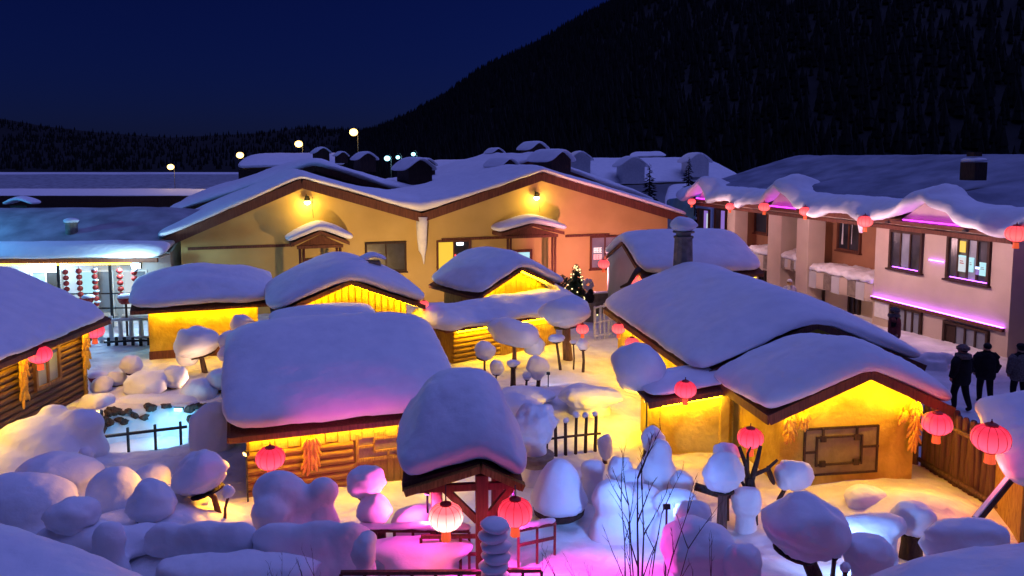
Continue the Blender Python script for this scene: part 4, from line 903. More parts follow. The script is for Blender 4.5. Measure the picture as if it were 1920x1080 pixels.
# ================================================================== snow mushrooms on posts and stumps
def mush(px, py, w, h, d, label, post=0.10, tilt=0.0, seed=None, flat=0.55, tray=0.7, pw=2.2, mat='wood_grey', dep=None, lean=(0, 0), squash=0.15, z0=None, extra=(), base=None, amp=0.16):
    seed = seed if seed is not None else int(px * 7 + py * 3) % 97
    p = W(px, py, d); s = d / FPX; rx = w * s / 2; rz = h * s / (1 + flat); ry = (dep * s / 2) if dep else rx * 0.95
    cz = h * s / 2 - rz                                # blob centre offset so the box is centred on the pixel
    bx, by = (p.x + lean[0], p.y + lean[1]); g = gz(bx, by) if z0 is None else z0
    t = thing('snow_mushroom', label, 'snow mushroom', (bx, by, g), 0, 'snow caps on posts')
    q = p - Vector((bx, by, g)); m = Matrix.Rotation(R(tilt), 3, 'Y')
    mb = MB().blob(q + Vector((0, 0, cz)), (rx, ry, rz), seed, amp=amp, flat=flat, pw=pw, tilt=m, squash=squash, nu=36, nv=24)
    for (ex, ey, ew, eh) in extra: mb.blob(W(ex, ey, d) - Vector((bx, by, g)), (ew * s / 2, ew * s / 2.2, eh * s / 2), seed + 3, amp=0.12)
    obj('snow_cap', mb, 'snow', t, smooth=True)
    zb = q.z + cz - rz * flat * 0.6
    if tray:
        tr = MB().lathe([(rx * tray * 0.55, 0), (rx * tray * 0.8, 0.03), (rx * tray * 0.8, 0.06)], 14)
        obj('tray', MB().add([q + m @ (v + Vector((0, 0, cz - rz * flat - 0.035))) for v in tr.v], tr.f), 'wood_dark', t)
    if post and zb > 0.05:
        k = Vector((0.04 * math.sin(seed), 0.03, 0))
        obj('post', MB().tube([(0, 0, -0.3), q * 0.5 + k + Vector((0, 0, -0.1)), (q.x, q.y, zb)], [post * 1.25, post, post * 0.9], 9), mat, t, smooth=True)
    return t
# left of the big hut
mush(372, 640, 82, 58, 28.2, 'arched snow cap on a forked black trunk at left', post=0.09, mat='bark', tilt=-14, flat=0.4, extra=((352, 668, 45, 36),), lean=(0.25, 0))
mush(455, 608, 44, 36, 29.5, 'round snow cap against the picket gate behind the big hut', post=0.07)
mush(434, 640, 50, 36, 28.0, 'upper of two stacked snow caps left of the big hut', post=0.07, tilt=8)
mush(428, 663, 38, 30, 27.6, 'lower of two stacked snow caps left of the big hut', post=0.08, tray=0)
mush(247, 684, 40, 34, 26.6, 'small fluffy snow cap before the tan hut', post=0.09)
mush(190, 724, 42, 32, 25.9, 'little snow cap on a stump behind the ice pit, leftmost', post=0.22, mat='wood_log', tray=0)
mush(219, 709, 36, 27, 26.5, 'round snow cap on a brown stump behind the ice pit', post=0.20, mat='wood_log', tray=0)
mush(274, 722, 82, 44, 25.9, 'wide flat snow cap like a table behind the ice pit', post=0.25, mat='wood_log', tray=0.6, pw=3.0)
mush(329, 706, 48, 40, 26.3, 'egg-shaped snow cap right of the flat snow table', post=0.2, mat='wood_log', tray=0)
mush(376, 738, 66, 54, 25.5, 'broad double snow cap left of the big hut eave', post=0.2, mat='wood_log', tray=0.5)
mush(411, 711, 50, 40, 25.9, 'rounded snow cap touching the left edge of the big roof', post=0.15, mat='wood_log', tray=0.5)
mush(180, 754, 64, 34, 24.5, 'low snow cap with black underside at the pit corner', post=0.15, tray=0.6)
mush(376, 886, 100, 82, 15.6, 'tall tilted snow cap on a thin trunk left of the lantern', post=0.06, mat='wood_brown', tilt=-18, flat=0.5, lean=(0.42, 0), tray=0.8)
mush(428, 921, 22, 26, 15.4, 'tiny snow cap on a side twig left of the big hut', post=0.03, mat='wood_brown', lean=(-0.1, 0.0), tray=0)
mush(283, 940, 92, 78, 14.6, 'round snow cap on a dark stake at lower left', post=0.10, mat='wood_dark', flat=0.6)
mush(136, 962, 98, 64, 13.6, 'domed snow cap at lower left near the corner roof', post=0.12, mat='wood_grey', tilt=12, tray=0)
mush(688, 903, 76, 58, 14.8, 'upper of two purple snow caps before the shuttered window', post=0.10, tilt=-6, flat=0.7, lean=(0.12, 0.05))
mush(703, 955, 68, 56, 14.5, 'lower of two purple snow caps on a stout post', post=0.17, mat='wood_brown', tray=0.3)
# mid yard
mush(1062, 584, 96, 56, 29.8, 'big slanting snow cap on a grey post in mid yard', post=0.17, tilt=-9, flat=0.6, tray=0.75, lean=(0.1, 0.05))
mush(963, 622, 104, 48, 28.8, 'long drooping snow cap on a slim post in front of the log hut', post=0.08, tilt=14, flat=0.55, extra=((1002, 648, 42, 40),), tray=0.5)
mush(908, 657, 40, 34, 26.6, 'tilted snow cap on a thin stick near the roof edge', post=0.04, tilt=15, mat='bark')
mush(931, 689, 26, 26, 25.6, 'barrel-shaped little snow cap on a stick', post=0.03, mat='bark', pw=3.5, flat=0.9, tray=0.8)
mush(1043, 634, 34, 14, 28.4, 'flat white plate of snow on a leaning stick', post=0.05, mat='bark', lean=(0.2, 0), flat=0.8)
mush(1093, 646, 24, 20, 28.2, 'small snow bowl on a short stick by the grey post', post=0.05, mat='bark', flat=0.8)
mush(1075, 641, 15, 7, 28.6, 'tiny snow plate nailed to the grey post', post=0.03, mat='bark', flat=0.8)
mush(962, 681, 26, 14, 26.4, 'white plate of snow on a forked dark stake', post=0.09, mat='bark', flat=0.9)
mush(1008, 690, 44, 46, 25.8, 'heart-shaped snow lump on a short stake', post=0.07, mat='bark', flat=1.0, squash=0.3, tray=0)
mush(988, 705, 18, 14, 25.6, 'smallest snow cap beside the heart-shaped lump', post=0.04, mat='bark', flat=0.8)
# right of the gate
mush(1356, 887, 80, 72, 15.8, 'round snow cap on a pale square post before the annex', post=0.10, mat='wood_grey', flat=0.8, lean=(0.0, 0))
mush(1362, 850, 52, 38, 17.2, 'snow cap peeking above the round one before the annex', post=0.06, flat=0.8)
mush(1478, 882, 54, 72, 16.4, 'upright snow disc stuck on a black branch left of the shutter', post=0.05, mat='bark', tilt=74, flat=0.5, lean=(-0.35, 0), tray=0.85, pw=2.6)
mush(1505, 985, 166, 122, 12.4, 'huge egg-shaped snow cap on a leaning trunk in the right foreground', post=0.13, tilt=16, flat=0.75, lean=(0.5, 0.15), mat='bark', tray=0.6)
mush(1565, 1038, 26, 16, 12.0, 'white snow plate on a stick under the huge egg-shaped cap', post=0.04, flat=0.9)
mush(1585, 1064, 20, 18, 11.7, 'small white snow ball on a stick at the bottom edge', post=0.04, flat=1.0)
mush(1710, 974, 76, 62, 14.6, 'barrel-like snow cap in front of the orange-lit snow', post=0.20, pw=2.8, flat=0.9, squash=0.3, mat='wood_dark')
mush(1135, 838, 30, 50, 19.6, 'finger-shaped snow cap at the end of the small fence', post=0.06, flat=1.0, tray=0, lean=(0.05, 0))
mush(1162, 882, 48, 52, 17.0, 'rounded snow cap behind the bare twigs', post=0.10, flat=0.9, squash=0.3, tray=0.4)
mush(1225, 826, 46, 50, 18.6, 'tall snow cap in front of the annex corner', post=0.25, flat=1.0, tray=0)
mush(1278, 905, 46, 44, 17.0, 'blue-lit snow cap between the twigs and the round cap', post=0.12, flat=0.9, tray=0)

# ================================================================== snow mounds and drifts lying on the ground
def mound(px, py, w, h, d, label, seed=None, pw=2.2, dep=1.0, extra=(), amp=0.14, sink=0.25, mat='snow', name='snow_mound', cat='snow mound'):
    seed = seed if seed is not None else int(px * 5 + py * 3) % 89
    p = W(px, py, d); s = d / FPX; rx = w * s / 2; rz = h * s / 2; g = gz(p.x, p.y)
    t = thing(name, label, cat, (p.x, p.y, g), 0, 'heaps of snow'); q = p - Vector((p.x, p.y, g))
    mb = MB().blob(q, (rx, rx * dep, rz), seed, amp=amp, pw=pw, nu=36, nv=22)
    for (ex, ey, ew, eh) in extra: e = W(ex, ey, d) - Vector((p.x, p.y, g)); mb.blob(e, (ew * s / 2, ew * s / 2.1, eh * s / 2), seed + 5, amp=amp, nu=28, nv=18)
    if q.z - rz > -0.05:                               # foot of packed snow down to the ground
        mb.lathe([(rx * 0.75, -0.2), (rx * 0.62, q.z * 0.5), (rx * 0.6, q.z)], 20, (0, 0, 0))
    o = obj('snow', mb, mat, t, smooth=True); meld(o, max(0.035, min(rx / 14, 0.09)), 6 if mat == 'snow' else 1); return t
def meld(o, voxel, it):                                # let overlapping lumps flow into one snow surface
    r = o.modifiers.new('meld', 'REMESH'); r.mode = 'VOXEL'; r.voxel_size = voxel; r.use_smooth_shade = True
    s_ = o.modifiers.new('settle', 'SMOOTH'); s_.factor = 0.6; s_.iterations = it
    d_ = o.modifiers.new('crust', 'DISPLACE'); d_.texture = cloud(0.22); d_.strength = 0.05; d_.mid_level = 0.5; d_.texture_coords = 'GLOBAL'
def drift(label, blobs, seed=1, voxel=0.07):
    pts = [(W(px, py, d), w * d / FPX / 2, h * d / FPX / 2, dep) for (px, py, w, h, d, dep) in blobs]
    c = sum((p for p, *_ in pts), Vector()) / len(pts); g = gz(c.x, c.y)
    t = thing('snow_drift', label, 'snow drift', (c.x, c.y, g), 0, 'heaps of snow'); mb = MB()
    for k, (p, rx, rz, dep) in enumerate(pts):
        mb.blob(p - t.location, (rx, rx * dep, rz), seed + k, amp=0.11, nu=26, nv=16)
        b = Vector((p.x, p.y, gz(p.x, p.y) + 0.05)) - t.location; mb.blob(b, (rx * 1.15, rx * dep * 1.2, max(0.12, (p.z - gz(p.x, p.y)) * 0.8)), seed + k + 20, amp=0.1, nu=22, nv=12)
    meld(obj('snow', mb, 'snow', t, smooth=True), voxel, 20); return t
mound(290, 768, 190, 58, 24.9, 'smooth snow ledge hanging over the back of the ice pit', pw=2.8, dep=0.35, amp=0.08)
mound(400, 815, 90, 130, 20.8, 'sloping snow wall between the ice pit and the big hut', dep=0.8)
mound(160, 855, 30, 36, 18.2, 'small snow ball at the dark rim of the ice pit', dep=1.0)
mound(682, 1036, 50, 62, 12.4, 'crumbly snow lump at the end of the long roll', extra=((690, 1010, 40, 30),))
mound(440, 1070, 330, 60, 12.2, 'flat yellowish drift along the bottom edge at left', dep=0.3, pw=2.6)
mound(795, 985, 130, 76, 15.0, 'orange-pink hump behind the railing', dep=0.6)
mound(790, 1030, 230, 40, 13.4, 'smooth magenta-lit drift below the railing', dep=0.4)
mound(1000, 800, 84, 86, 18.4, 'crusty snow heap in the basin right of the gate', mat='crust', amp=0.3, dep=0.8)
mound(960, 770, 120, 60, 20.6, 'tan slope of snow behind the gate roof', dep=0.9)
mound(1300, 963, 72, 52, 13.6, 'dull round lump behind the bare twigs', dep=0.9)
mound(1312, 1030, 150, 110, 12.4, 'big purple mound among the bare twigs', dep=0.8)
mound(1392, 1056, 80, 80, 12.0, 'blue-lit mound right of the big purple one', dep=0.8)
mound(1400, 940, 60, 60, 16.0, 'pale hump at the foot of the forked stump', dep=0.8)
mound(1622, 938, 84, 54, 17.0, 'yellow-lit heap against the shuttered wall', dep=0.8)
mound(1640, 985, 130, 44, 14.2, 'grey drift between the huge egg and the barrel cap', dep=0.5)
mound(1628, 1040, 96, 78, 12.2, 'blue-white mound below the huge egg-shaped cap', dep=0.9)
mound(1812, 1005, 170, 62, 13.2, 'long purple roll before the palisade', dep=0.45, extra=((1765, 1030, 80, 50),))
mound(1105, 742, 120, 34, 23.0, 'trampled heap catching yellow light in mid yard', mat='crust', amp=0.22, dep=0.9)
mound(985, 742, 110, 26, 23.6, 'low soft drift below the snow plates', dep=0.9)
mound(1745, 672, 90, 22, 25.4, 'purple-lit snow ridge along the right building', dep=0.35, mat='crust', pw=2.6)
mound(1290, 1010, 60, 60, 13.0, 'small hump left of the big purple mound', dep=0.9)

drift('broad purple drift filling the lower left before the log hut', [(40, 945, 220, 120, 14.8, .7), (215, 925, 110, 110, 16.0, .8), (330, 945, 130, 74, 15.8, .8), (150, 1010, 190, 70, 13.6, .5), (265, 1010, 130, 60, 13.8, .6), (110, 890, 170, 80, 17.0, .8), (205, 1015, 76, 90, 13.0, .7), (285, 900, 80, 60, 17.0, .8)], 3)
drift('large sloping drift against the left log hut', [(70, 850, 190, 130, 19.4, .8), (100, 778, 60, 44, 20.2, .9), (150, 800, 90, 70, 20.0, .9), (20, 880, 120, 90, 18.6, .8)], 11)
drift('lumpy snow beast and long snow roll before the big hut', [(525, 925, 110, 92, 14.2, .7), (607, 920, 64, 56, 14.2, .8), (568, 940, 80, 44, 14.2, .7), (505, 965, 80, 66, 13.8, .6), (530, 1012, 130, 72, 13.2, .35), (600, 1012, 130, 74, 13.1, .35), (660, 1010, 90, 70, 13.0, .4)], 5, 0.05)
drift('long log-shaped snow roll at lower left', [(320, 1006, 110, 60, 13.5, .4), (385, 1004, 120, 62, 13.4, .4), (440, 1006, 100, 60, 13.3, .4)], 8, 0.05)
drift('blue-lit drifts and shoulders in front of the annex', [(1232, 892, 84, 92, 17.6, .8), (1236, 850, 52, 60, 17.8, .9), (1150, 935, 90, 76, 15.8, .8), (1112, 878, 54, 36, 17.6, .9), (1195, 935, 100, 50, 16.2, .8), (1270, 945, 90, 56, 15.6, .8), (1180, 905, 60, 60, 16.8, .8)], 6, 0.05)

# round table under the haystack
p = W(1048, 948, 16.6); t = thing('round_table', 'round dark timber table carrying the pointed snow haystack', 'table', (p.x, p.y, gz(p.x, p.y)))
obj('top', MB().lathe([(0.45, 0.02), (0.56, 0.10), (0.58, 0.20), (0.5, 0.22)], 22), 'wood_dark', t); obj('leg', MB().tube([(0, 0, -0.3), (0, 0, 0.05)], 0.3, 10), 'wood_dark', t)
t2 = thing('snow_haystack', 'pointed haystack of snow on the round dark table', 'snow mound', (p.x, p.y, gz(p.x, p.y) + 0.18), 0)
hs = MB().lathe([(0.42, 0.0), (0.58, 0.06), (0.63, 0.16), (0.62, 0.27), (0.57, 0.40), (0.50, 0.60), (0.40, 0.82), (0.28, 1.00), (0.15, 1.10), (0.02, 1.13)], 40, wob=lambda a, r, z: 1 + 0.05 * noise.noise(Vector((math.cos(a) * 2, math.sin(a) * 2, z * 3))) + (0.06 * noise.noise(Vector((math.cos(a) * 7, math.sin(a) * 7, z * 9))) if z < 0.3 else 0))
obj('snow', hs, 'snow', t2, smooth=True)
# basin under the crusty heap
p = W(1003, 842, 18.3); t = thing('basin', 'grey basin holding the crusty snow heap', 'basin', (p.x, p.y, gz(p.x, p.y)))
obj('bowl', MB().lathe([(0.30, 0.45), (0.46, 0.62), (0.48, 0.74), (0.42, 0.75)], 20), 'stone', t); obj('leg', MB().tube([(0, 0, -0.2), (0, 0, 0.5)], 0.12, 8), 'wood_dark', t)

# red-rimmed tubs with snow
def tub(px, py, w, d, label, zc=0.0, stand=False):
    p = W(px, py, d); s = d / FPX; r = w * s / 2; g = gz(p.x, p.y); z = p.z if stand else g
    t = thing('red_tub', label, 'tub', (p.x, p.y, z), 0, 'red tubs full of snow')
    obj('bowl', MB().lathe([(r * 0.6, -0.05), (r * 0.9, r * 0.30), (r, r * 0.62), (r * 0.93, r * 0.64)], 20), 'red_paint', t, smooth=False)
    obj('snow', MB().blob((0, 0, r * 0.66), (r * 0.97, r * 0.97, r * 0.5), int(px), amp=0.08), 'snow', t, smooth=True)
    if stand: obj('post', MB().tube([(0, 0, g - z - 0.2), (0, 0, 0)], 0.05, 8), 'wood_dark', t)
tub(182, 664, 36, 27.2, 'red tub heaped with snow by the left log hut')
tub(300, 680, 56, 26.4, 'wider red tub heaped with snow in the left yard')
tub(236, 567, 30, 33.5, 'red bowl of snow on a post before the porch fence', stand=True)
tub(286, 575, 24, 33.0, 'red bowl on a post at the corner of the tan hut', stand=True)
tub(166, 565, 24, 33.5, 'red bowl of snow below the lantern strings', stand=True)

# strings of small round lanterns on the porch
def lantern_string(px, y0, y1, n, d, label, snowy=False):
    a = W(px, y0, d); b = W(px + (y1 - y0) * 0.08, y1, d); t = thing('lantern_string', label, 'lantern string', a, 0, 'porch lantern strings')
    r = (a.z - b.z) / n * 0.47
    for k in range(n):
        q = (b - a) * ((k + 0.5) / n); obj('paper_lantern', MB().blob(q, (r * 1.05, r * 1.05, r), k, amp=0, nu=14, nv=9), 'red_paint', t, smooth=True)
        if snowy and k % 2 == 0: obj('snow', MB().blob(q + Vector((0.06, -0.02, r * 0.75)), (r * 1.0, r, r * 0.5), k + 9, amp=0.2, nu=12, nv=8), 'snow', t, smooth=True)
    obj('cord', MB().tube([(0, 0, 0.1), b - a], 0.012, 5), 'iron', t)
for (px, y0, y1, n, lb, sn) in ((122, 505, 558, 5, 'leftmost porch string of red paper lanterns', False), (147, 503, 568, 6, 'second porch string of red paper lanterns', False), (176, 503, 575, 7, 'snow-dusted third porch string of lanterns', True),
                                (223, 502, 570, 6, 'porch string of lanterns right of the post', False), (251, 505, 528, 2, 'short porch string below the white floodlight', True)):
    lantern_string(px, y0, y1, n, 34.9, lb, sn)

# ================================================================== corn hung to dry
COB = MB().lathe([(0.012, 0), (0.028, -0.02), (0.032, -0.09), (0.027, -0.17), (0.008, -0.215)], 8).mesh('cob', 'corn', True)
def corn_string(pos, length, n, label, yaw=0.0, seed=1, spread=0.10, scale=1.0):
    t = thing('corn_string', label, 'corn string', pos, yaw, 'corn strings'); rnd = random.Random(seed)
    lv = max(1, n // 5)
    for k in range(n):
        z = -length * (k // 5) / lv; sx = (k % 5 - 2) / 2.0
        link('cob', COB, t, (sx * spread * 0.35, -0.05 - 0.04 * (1 - abs(sx)) - 0.015 * (k % 2), z + 0.04 * abs(sx)), (R(rnd.uniform(-12, 2)), R(-sx * rnd.uniform(16, 30)), rnd.uniform(-.3, .3)), (scale, scale, scale * rnd.uniform(.85, 1.1)))
    obj('cord', MB().tube([(0, -0.02, 0.12), (0, -0.02, -length)], 0.01, 5), 'wood_grey', t)
yA = R(19)
q = hutA.location + Vector((math.cos(AY), math.sin(AY), 0)) * 4.06 + Adir * 1.45
corn_string((q.x, q.y, 1.40) , 0.62, 27, 'yellow corn string on the front of the big log hut', yA, 3, 0.24, 1.45)
a = CF.world(-1.62, -0.10, 1.92); corn_string(a, 0.55, 24, 'thick corn string left of the latticed shutter', CY, 4, 0.22, 1.2)
a = CF.world(-1.25, -0.10, 1.85); corn_string(a, 0.2, 9, 'short corn bunch right of the thick corn string', CY, 14, 0.18, 1.15)
a = CF.world(1.68, -0.10, 2.0); corn_string(a, 1.05, 33, 'long corn string at the right wall corner of the shuttered hut', CY, 5, 0.16, 1.2)
a = CF.world(1.38, -0.08, 1.75); corn_string(a, 0.15, 6, 'small corn bunch beside the right wall corner', CY, 6, 0.14, 1.15)
corn_string((-14.22, 21.9, 2.5), 1.45, 36, 'orange corn braid beside the lantern on the left log hut', R(90), 7, 0.2, 1.5)
corn_string((-14.22, 25.2, 2.5), 1.45, 36, 'orange corn braid at the far corner of the left log hut', R(90), 8, 0.2, 1.5)

# ================================================================== fences
def palisade(a, b, h, label, r=0.09, gap=0.0, mat='wood_grey', rail=True, snow=False, rail_z=(0.35, 0.75), seed=1, group=None, name='palisade_fence', zf=None):
    a, b = Vector(a), Vector(b); L = (b - a).length; d = (b - a).normalized(); yaw = math.atan2(d.y, d.x)
    t = thing(name, label, 'fence', a, yaw, group); rnd = random.Random(seed); n = int(L / (2 * r + gap))
    for k in range(n):
        x = (k + 0.5) * L / n; hh = h * rnd.uniform(0.93, 1.07); p = a + d * x; g = (gz(p.x, p.y) if zf is None else zf) - a.z
        piece('pale', 'post', mat, t, (x, rnd.uniform(-.01, .01), g - 0.15), (2 * r * rnd.uniform(.9, 1.1), 2 * r, hh + 0.15), (R(rnd.uniform(-1.5, 1.5)), R(rnd.uniform(-2, 2)), rnd.random() * 3))
        if snow: link('snow_tip', SNOWTIP, t, (x, 0, g + hh), (0, 0, rnd.random() * 6), (r * 1.9 * rnd.uniform(.9, 1.5),) * 3)
    if rail:
        for z in rail_z: obj('rail', MB().tube([(0, -r * 1.2, h * z), (L / 2, -r * 1.2, h * z + 0.02), (L, -r * 1.2, h * z)], r * 0.7, 7), mat, t, smooth=True)
    return t
SNOWTIP = MB().blob((0, 0, 0.2), (1, 1, 0.8), 3, amp=0.15, nu=12, nv=8).mesh('snow_tip', 'snow', True)
palisade((10.75, 19.6, 0), (11.25, 15.4, 0), 1.72, 'brown log palisade running along the right edge', r=0.085, seed=3, rail_z=(0.08, 0.8), zf=0.0)
palisade((9.9, 19.5, 0), (10.7, 19.7, 0), 1.55, 'short return of the palisade beside the shuttered hut', r=0.085, seed=4, gap=0.02, zf=0.0)
a = W(797, 600, 31.0); b = W(872, 600, 32.0); palisade((a.x, a.y, 0), (b.x, b.y, 0), 1.6, 'yellow-lit log fence with snowy tips between the two gables', r=0.10, gap=0.06, mat='wood_log', snow=True, seed=5, rail_z=(0.85,))
a = W(996, 872, 19.8); b = W(1124, 862, 20.4); palisade((a.x, a.y, 0), (b.x, b.y, 0), 1.0, 'small dark stake fence with snow knobs before the yellow slope', r=0.045, gap=0.16, mat='wood_dark', snow=True, seed=6, rail_z=(0.55,))
a = W(990, 905, 18.6); b = W(1018, 880, 19.6); palisade((a.x, a.y, 0), (b.x, b.y, 0), 0.95, 'stake fence piece beside the basin', r=0.05, gap=0.14, mat='wood_dark', snow=True, seed=16, rail_z=(0.6,))
o = palisade((W(478, 606, 30).x, W(478, 606, 30).y, 0), (W(516, 606, 30.4).x, W(516, 606, 30.4).y, 0), 1.25, 'snow-clad picket gate beside the tan hut', r=0.09, gap=0.07, mat='white_paint', seed=7, rail_z=(0.2, 0.9), snow=True)
palisade((W(180, 612, 33).x, 33, 0), (W(292, 612, 33.4).x, 33.4, 0), 1.05, 'cyan-lit white picket fence before the porch', r=0.10, gap=0.16, mat='white_paint', seed=8, rail_z=(0.15, 0.92))
palisade((W(195, 618, 32.2).x, 32.2, 0), (W(300, 618, 32.6).x, 32.6, 0), 0.35, 'low black edging in front of the porch fence', r=0.07, gap=0.16, mat='iron', seed=9, rail_z=(0.6,))
palisade((W(1112, 604, 33.5).x, 33.5, 0), (W(1152, 604, 34.3).x, 34.3, 0), 1.5, 'white picket fence beside the decorated tree', r=0.06, gap=0.12, mat='white_paint', seed=10, rail_z=(0.1, 0.5, 0.95), name='picket_fence')
t = thing('terrace_wall', 'low grey terrace parapet behind the white picket fence', 'wall', (4.0, 38.6, 0), R(17))
obj('parapet', MB().b2((-0.6, 0, -0.2), (1.9, 0.25, 1.1)), 'stone', t); slab('snow', [[Vector((x, y, 1.1)) for y in (-0.02, 0.13, 0.28)] for x in (-0.6, 0.2, 1.0, 1.9)], 0.12, t, over=0.03, sub=2, disp=0.03)
# diagonal prop of the palisade
a = W(1828, 978, 14.6); b = W(1915, 872, 15.6)
t = thing('timber_prop', 'slanting timber prop leaning on the palisade', 'prop', (a.x, a.y, 0)); obj('beam', MB().beam(a, b, 0.14, 0.12), 'wood_dark', t, world=True); obj('snow', MB().beam(a + Vector((0, 0, 0.09)), b + Vector((0, 0, 0.09)), 0.08, 0.04), 'snow', t, world=True)

# iron railings of the walkway around the gate
def railing(a, b, h, label, nposts, snow=0.0):
    a, b = Vector(a), Vector(b); c = (a + b) / 2; t = thing('railing', label, 'railing', (a.x, a.y, a.z))
    mb = MB()
    obj('top_rail', MB().beam(a + Vector((0, 0, h)), b + Vector((0, 0, h)), 0.07, 0.06), 'wood_brown', t, world=True)
    obj('lower_rail', MB().beam(a + Vector((0, 0, h * 0.45)), b + Vector((0, 0, h * 0.45)), 0.05, 0.05), 'wood_brown', t, world=True)
    for k in range(nposts):
        p = a.lerp(b, k / (nposts - 1)); obj('baluster', MB().beam(p - Vector((0, 0, 0.2)), p + Vector((0, 0, h - 0.03)), 0.05, 0.05), 'wood_brown', t, world=True)
    if snow:
        n = 9; g = [[a.lerp(b, k / n) + Vector((0, y, h + 0.035)) for y in (-0.08, 0, 0.08)] for k in range(n + 1)]
        slab('snow', g, snow, t, over=0.05, sub=2, disp=0.06, nsize=0.3, world=True, jitter=0.3)
ra = lambda px, py, d: W(px, py, d)
railing(ra(672, 1045, 14.2), ra(880, 1048, 13.9), 0.55, 'iron railing left of the timber gate', 7, 0.12)
railing(ra(972, 1046, 14.0), ra(1040, 1030, 14.9), 0.55, 'iron railing right of the timber gate', 3, 0.08)
railing(ra(790, 1068, 13.3), ra(900, 1066, 13.5), 0.62, 'short inner railing behind the pale lantern', 4)
railing(ra(640, 1120, 12.0), ra(905, 1118, 12.1), 0.42, 'low railing along the bottom edge left of the gate', 7)
railing(ra(945, 1118, 12.1), ra(1015, 1118, 12.1), 0.45, 'low railing along the bottom edge right of the gate', 3)
# stack of snow pillows on the gate stair
p = W(925, 1110, 11.8); t = thing('snow_baluster', 'column of stacked snow pillows beside the gate post', 'snow column', (p.x, p.y, gz(p.x, p.y)))
for k in range(9):
    q = W(928 - 3 * math.sin(k * 1.9), 985 + k * 19, 11.9) - t.location; obj('snow_pillow', MB().blob(q, (0.24, 0.22, 0.105), k, amp=0.12, nu=20, nv=12), 'snow', t, smooth=True)
obj('post', MB().tube([(0, 0.1, -0.2), (0, 0.1, 1.2)], 0.05, 8), 'wood_brown', t)

# ================================================================== the ice pit with its railing
t = thing('ice_pit', 'sunken cyan-lit ice pit with dark twiggy rim at left', 'pit', (PONDX, PONDY, -1.3))
rnd = random.Random(2); rim = MB()
for k in range(75):
    an = rnd.choice((rnd.uniform(2.3, 4.3), rnd.uniform(2.3, 4.3), rnd.uniform(0.5, 2.6))); rr_ = rnd.uniform(1.0, 1.16); p = Vector((2.0 * rr_ * math.cos(an), 1.65 * rr_ * math.sin(an), 0)); p.z = gz(PONDX + p.x, PONDY + p.y) + 1.3 + rnd.uniform(0.0, 0.12)
    rim.blob(p, (rnd.uniform(.08, .2), rnd.uniform(.08, .16), rnd.uniform(.06, .16)), k, amp=0.4, nu=8, nv=6)
structure(obj('twig_rim', rim, 'bark', t), 'stuff')
obj('ice', MB().lathe([(2.25, 0.45), (2.25, 0.49)], 28), 'snow', t)
f = obj('lamp', MB().box((0.2, 1.9, 1.25), (0.3, 0.12, 0.12)), 'iron', t); obj('lens', MB().box((0.2, 1.82, 1.25), (0.26, 0.03, 0.09)), 'lamp_cyan', f)
light('POINT', 'lamp_light', t, (0.2, 1.0, 1.2), 30, (0.10, 0.55, 1.0), 0.15)
A0 = W(170, 862, 21.0)
t = thing('pit_railing', 'dark iron railing spanning the ice pit', 'railing', (A0.x, A0.y, -1.2))
for (dz, w_) in ((0, 0.09), (0.62, 0.08)): obj('rail', MB().beam(W(170, 862, 21.0) + Vector((0, 0, dz)), W(352, 838, 22.3) + Vector((0, 0, dz)), w_, 0.07), 'iron', t, world=True)
for f_ in (0.1, 0.38, 0.66, 0.93):
    p = W(170, 862, 21.0).lerp(W(352, 838, 22.3), f_); obj('upright', MB().beam(p - Vector((0, 0, 1.0)), p + Vector((0, 0, 0.8)), 0.06, 0.06), 'iron', t, world=True)

# ================================================================== bare twigs and stumps
def twig(mb, p, d, L, r, depth, rnd, rough=0.22):
    pts = [Vector(p)]; dd = Vector(d).normalized(); n = 5
    for k in range(n):
        dd = (dd + Vector((rnd.uniform(-1, 1), rnd.uniform(-1, 1), rnd.uniform(-0.2, 0.5))) * rough * 0.35).normalized(); pts.append(pts[-1] + dd * L / n)
    mb.tube(pts, [r * (1 - 0.7 * k / n) for k in range(n + 1)], 5)
    if depth > 0:
        for k in range(2, n + 1):
            for _ in range(1 if k < n else 2):
                if rnd.random() < 0.85:
                    side = Vector((rnd.uniform(-1, 1), rnd.uniform(-1, 1), rnd.uniform(0.3, 1.1))).normalized()
                    twig(mb, pts[k], (dd + side * 0.9), L * rnd.uniform(0.12, 0.28), r * 0.45, depth - 1, rnd)
def shrub(px, py, d, stems, label, seed):
    p = W(px, py, d); t = thing('bare_shrub', label, 'shrub', (p.x, p.y, gz(p.x, p.y)), 0, 'bare shrubs'); rnd = random.Random(seed)
    for (tx, ty, r) in stems:
        q = W(tx, ty, d + rnd.uniform(-.3, .3)) - t.location; mb = MB(); o = Vector((rnd.uniform(-.12, .12), rnd.uniform(-.12, .12), -0.1))
        twig(mb, o, q - o, (q - o).length * 0.80, r, 2, rnd); obj('branch', mb, 'bark', t, smooth=True)
shrub(1195, 1130, 10.8, [(1185, 795, .030), (1225, 790, .026), (1262, 850, .020), (1150, 830, .020), (1300, 865, .018), (1345, 1000, .016), (1128, 900, .016), (1330, 940, .016), (1200, 860, .020)], 'tall bare shrub with thin twigs in front of the blue mounds', 5)
shrub(1045, 1130, 10.6, [(1045, 1020, .016), (1012, 1025, .012), (1090, 1030, .012)], 'small bare shrub on the magenta snow', 6)
shrub(1125, 1130, 10.6, [(1128, 1035, .014), (1108, 1040, .010), (1150, 1050, .010)], 'bare sprig left of the tall shrub', 7)
shrub(560, 1120, 10.8, [(556, 1010, .012), (578, 1030, .010), (545, 1040, .010)], 'faint bare sprig before the long snow roll', 8)
shrub(490, 1120, 10.8, [(492, 1020, .012), (512, 1040, .010), (478, 1050, .010)], 'faint bare sprig at the left end of the long roll', 9)
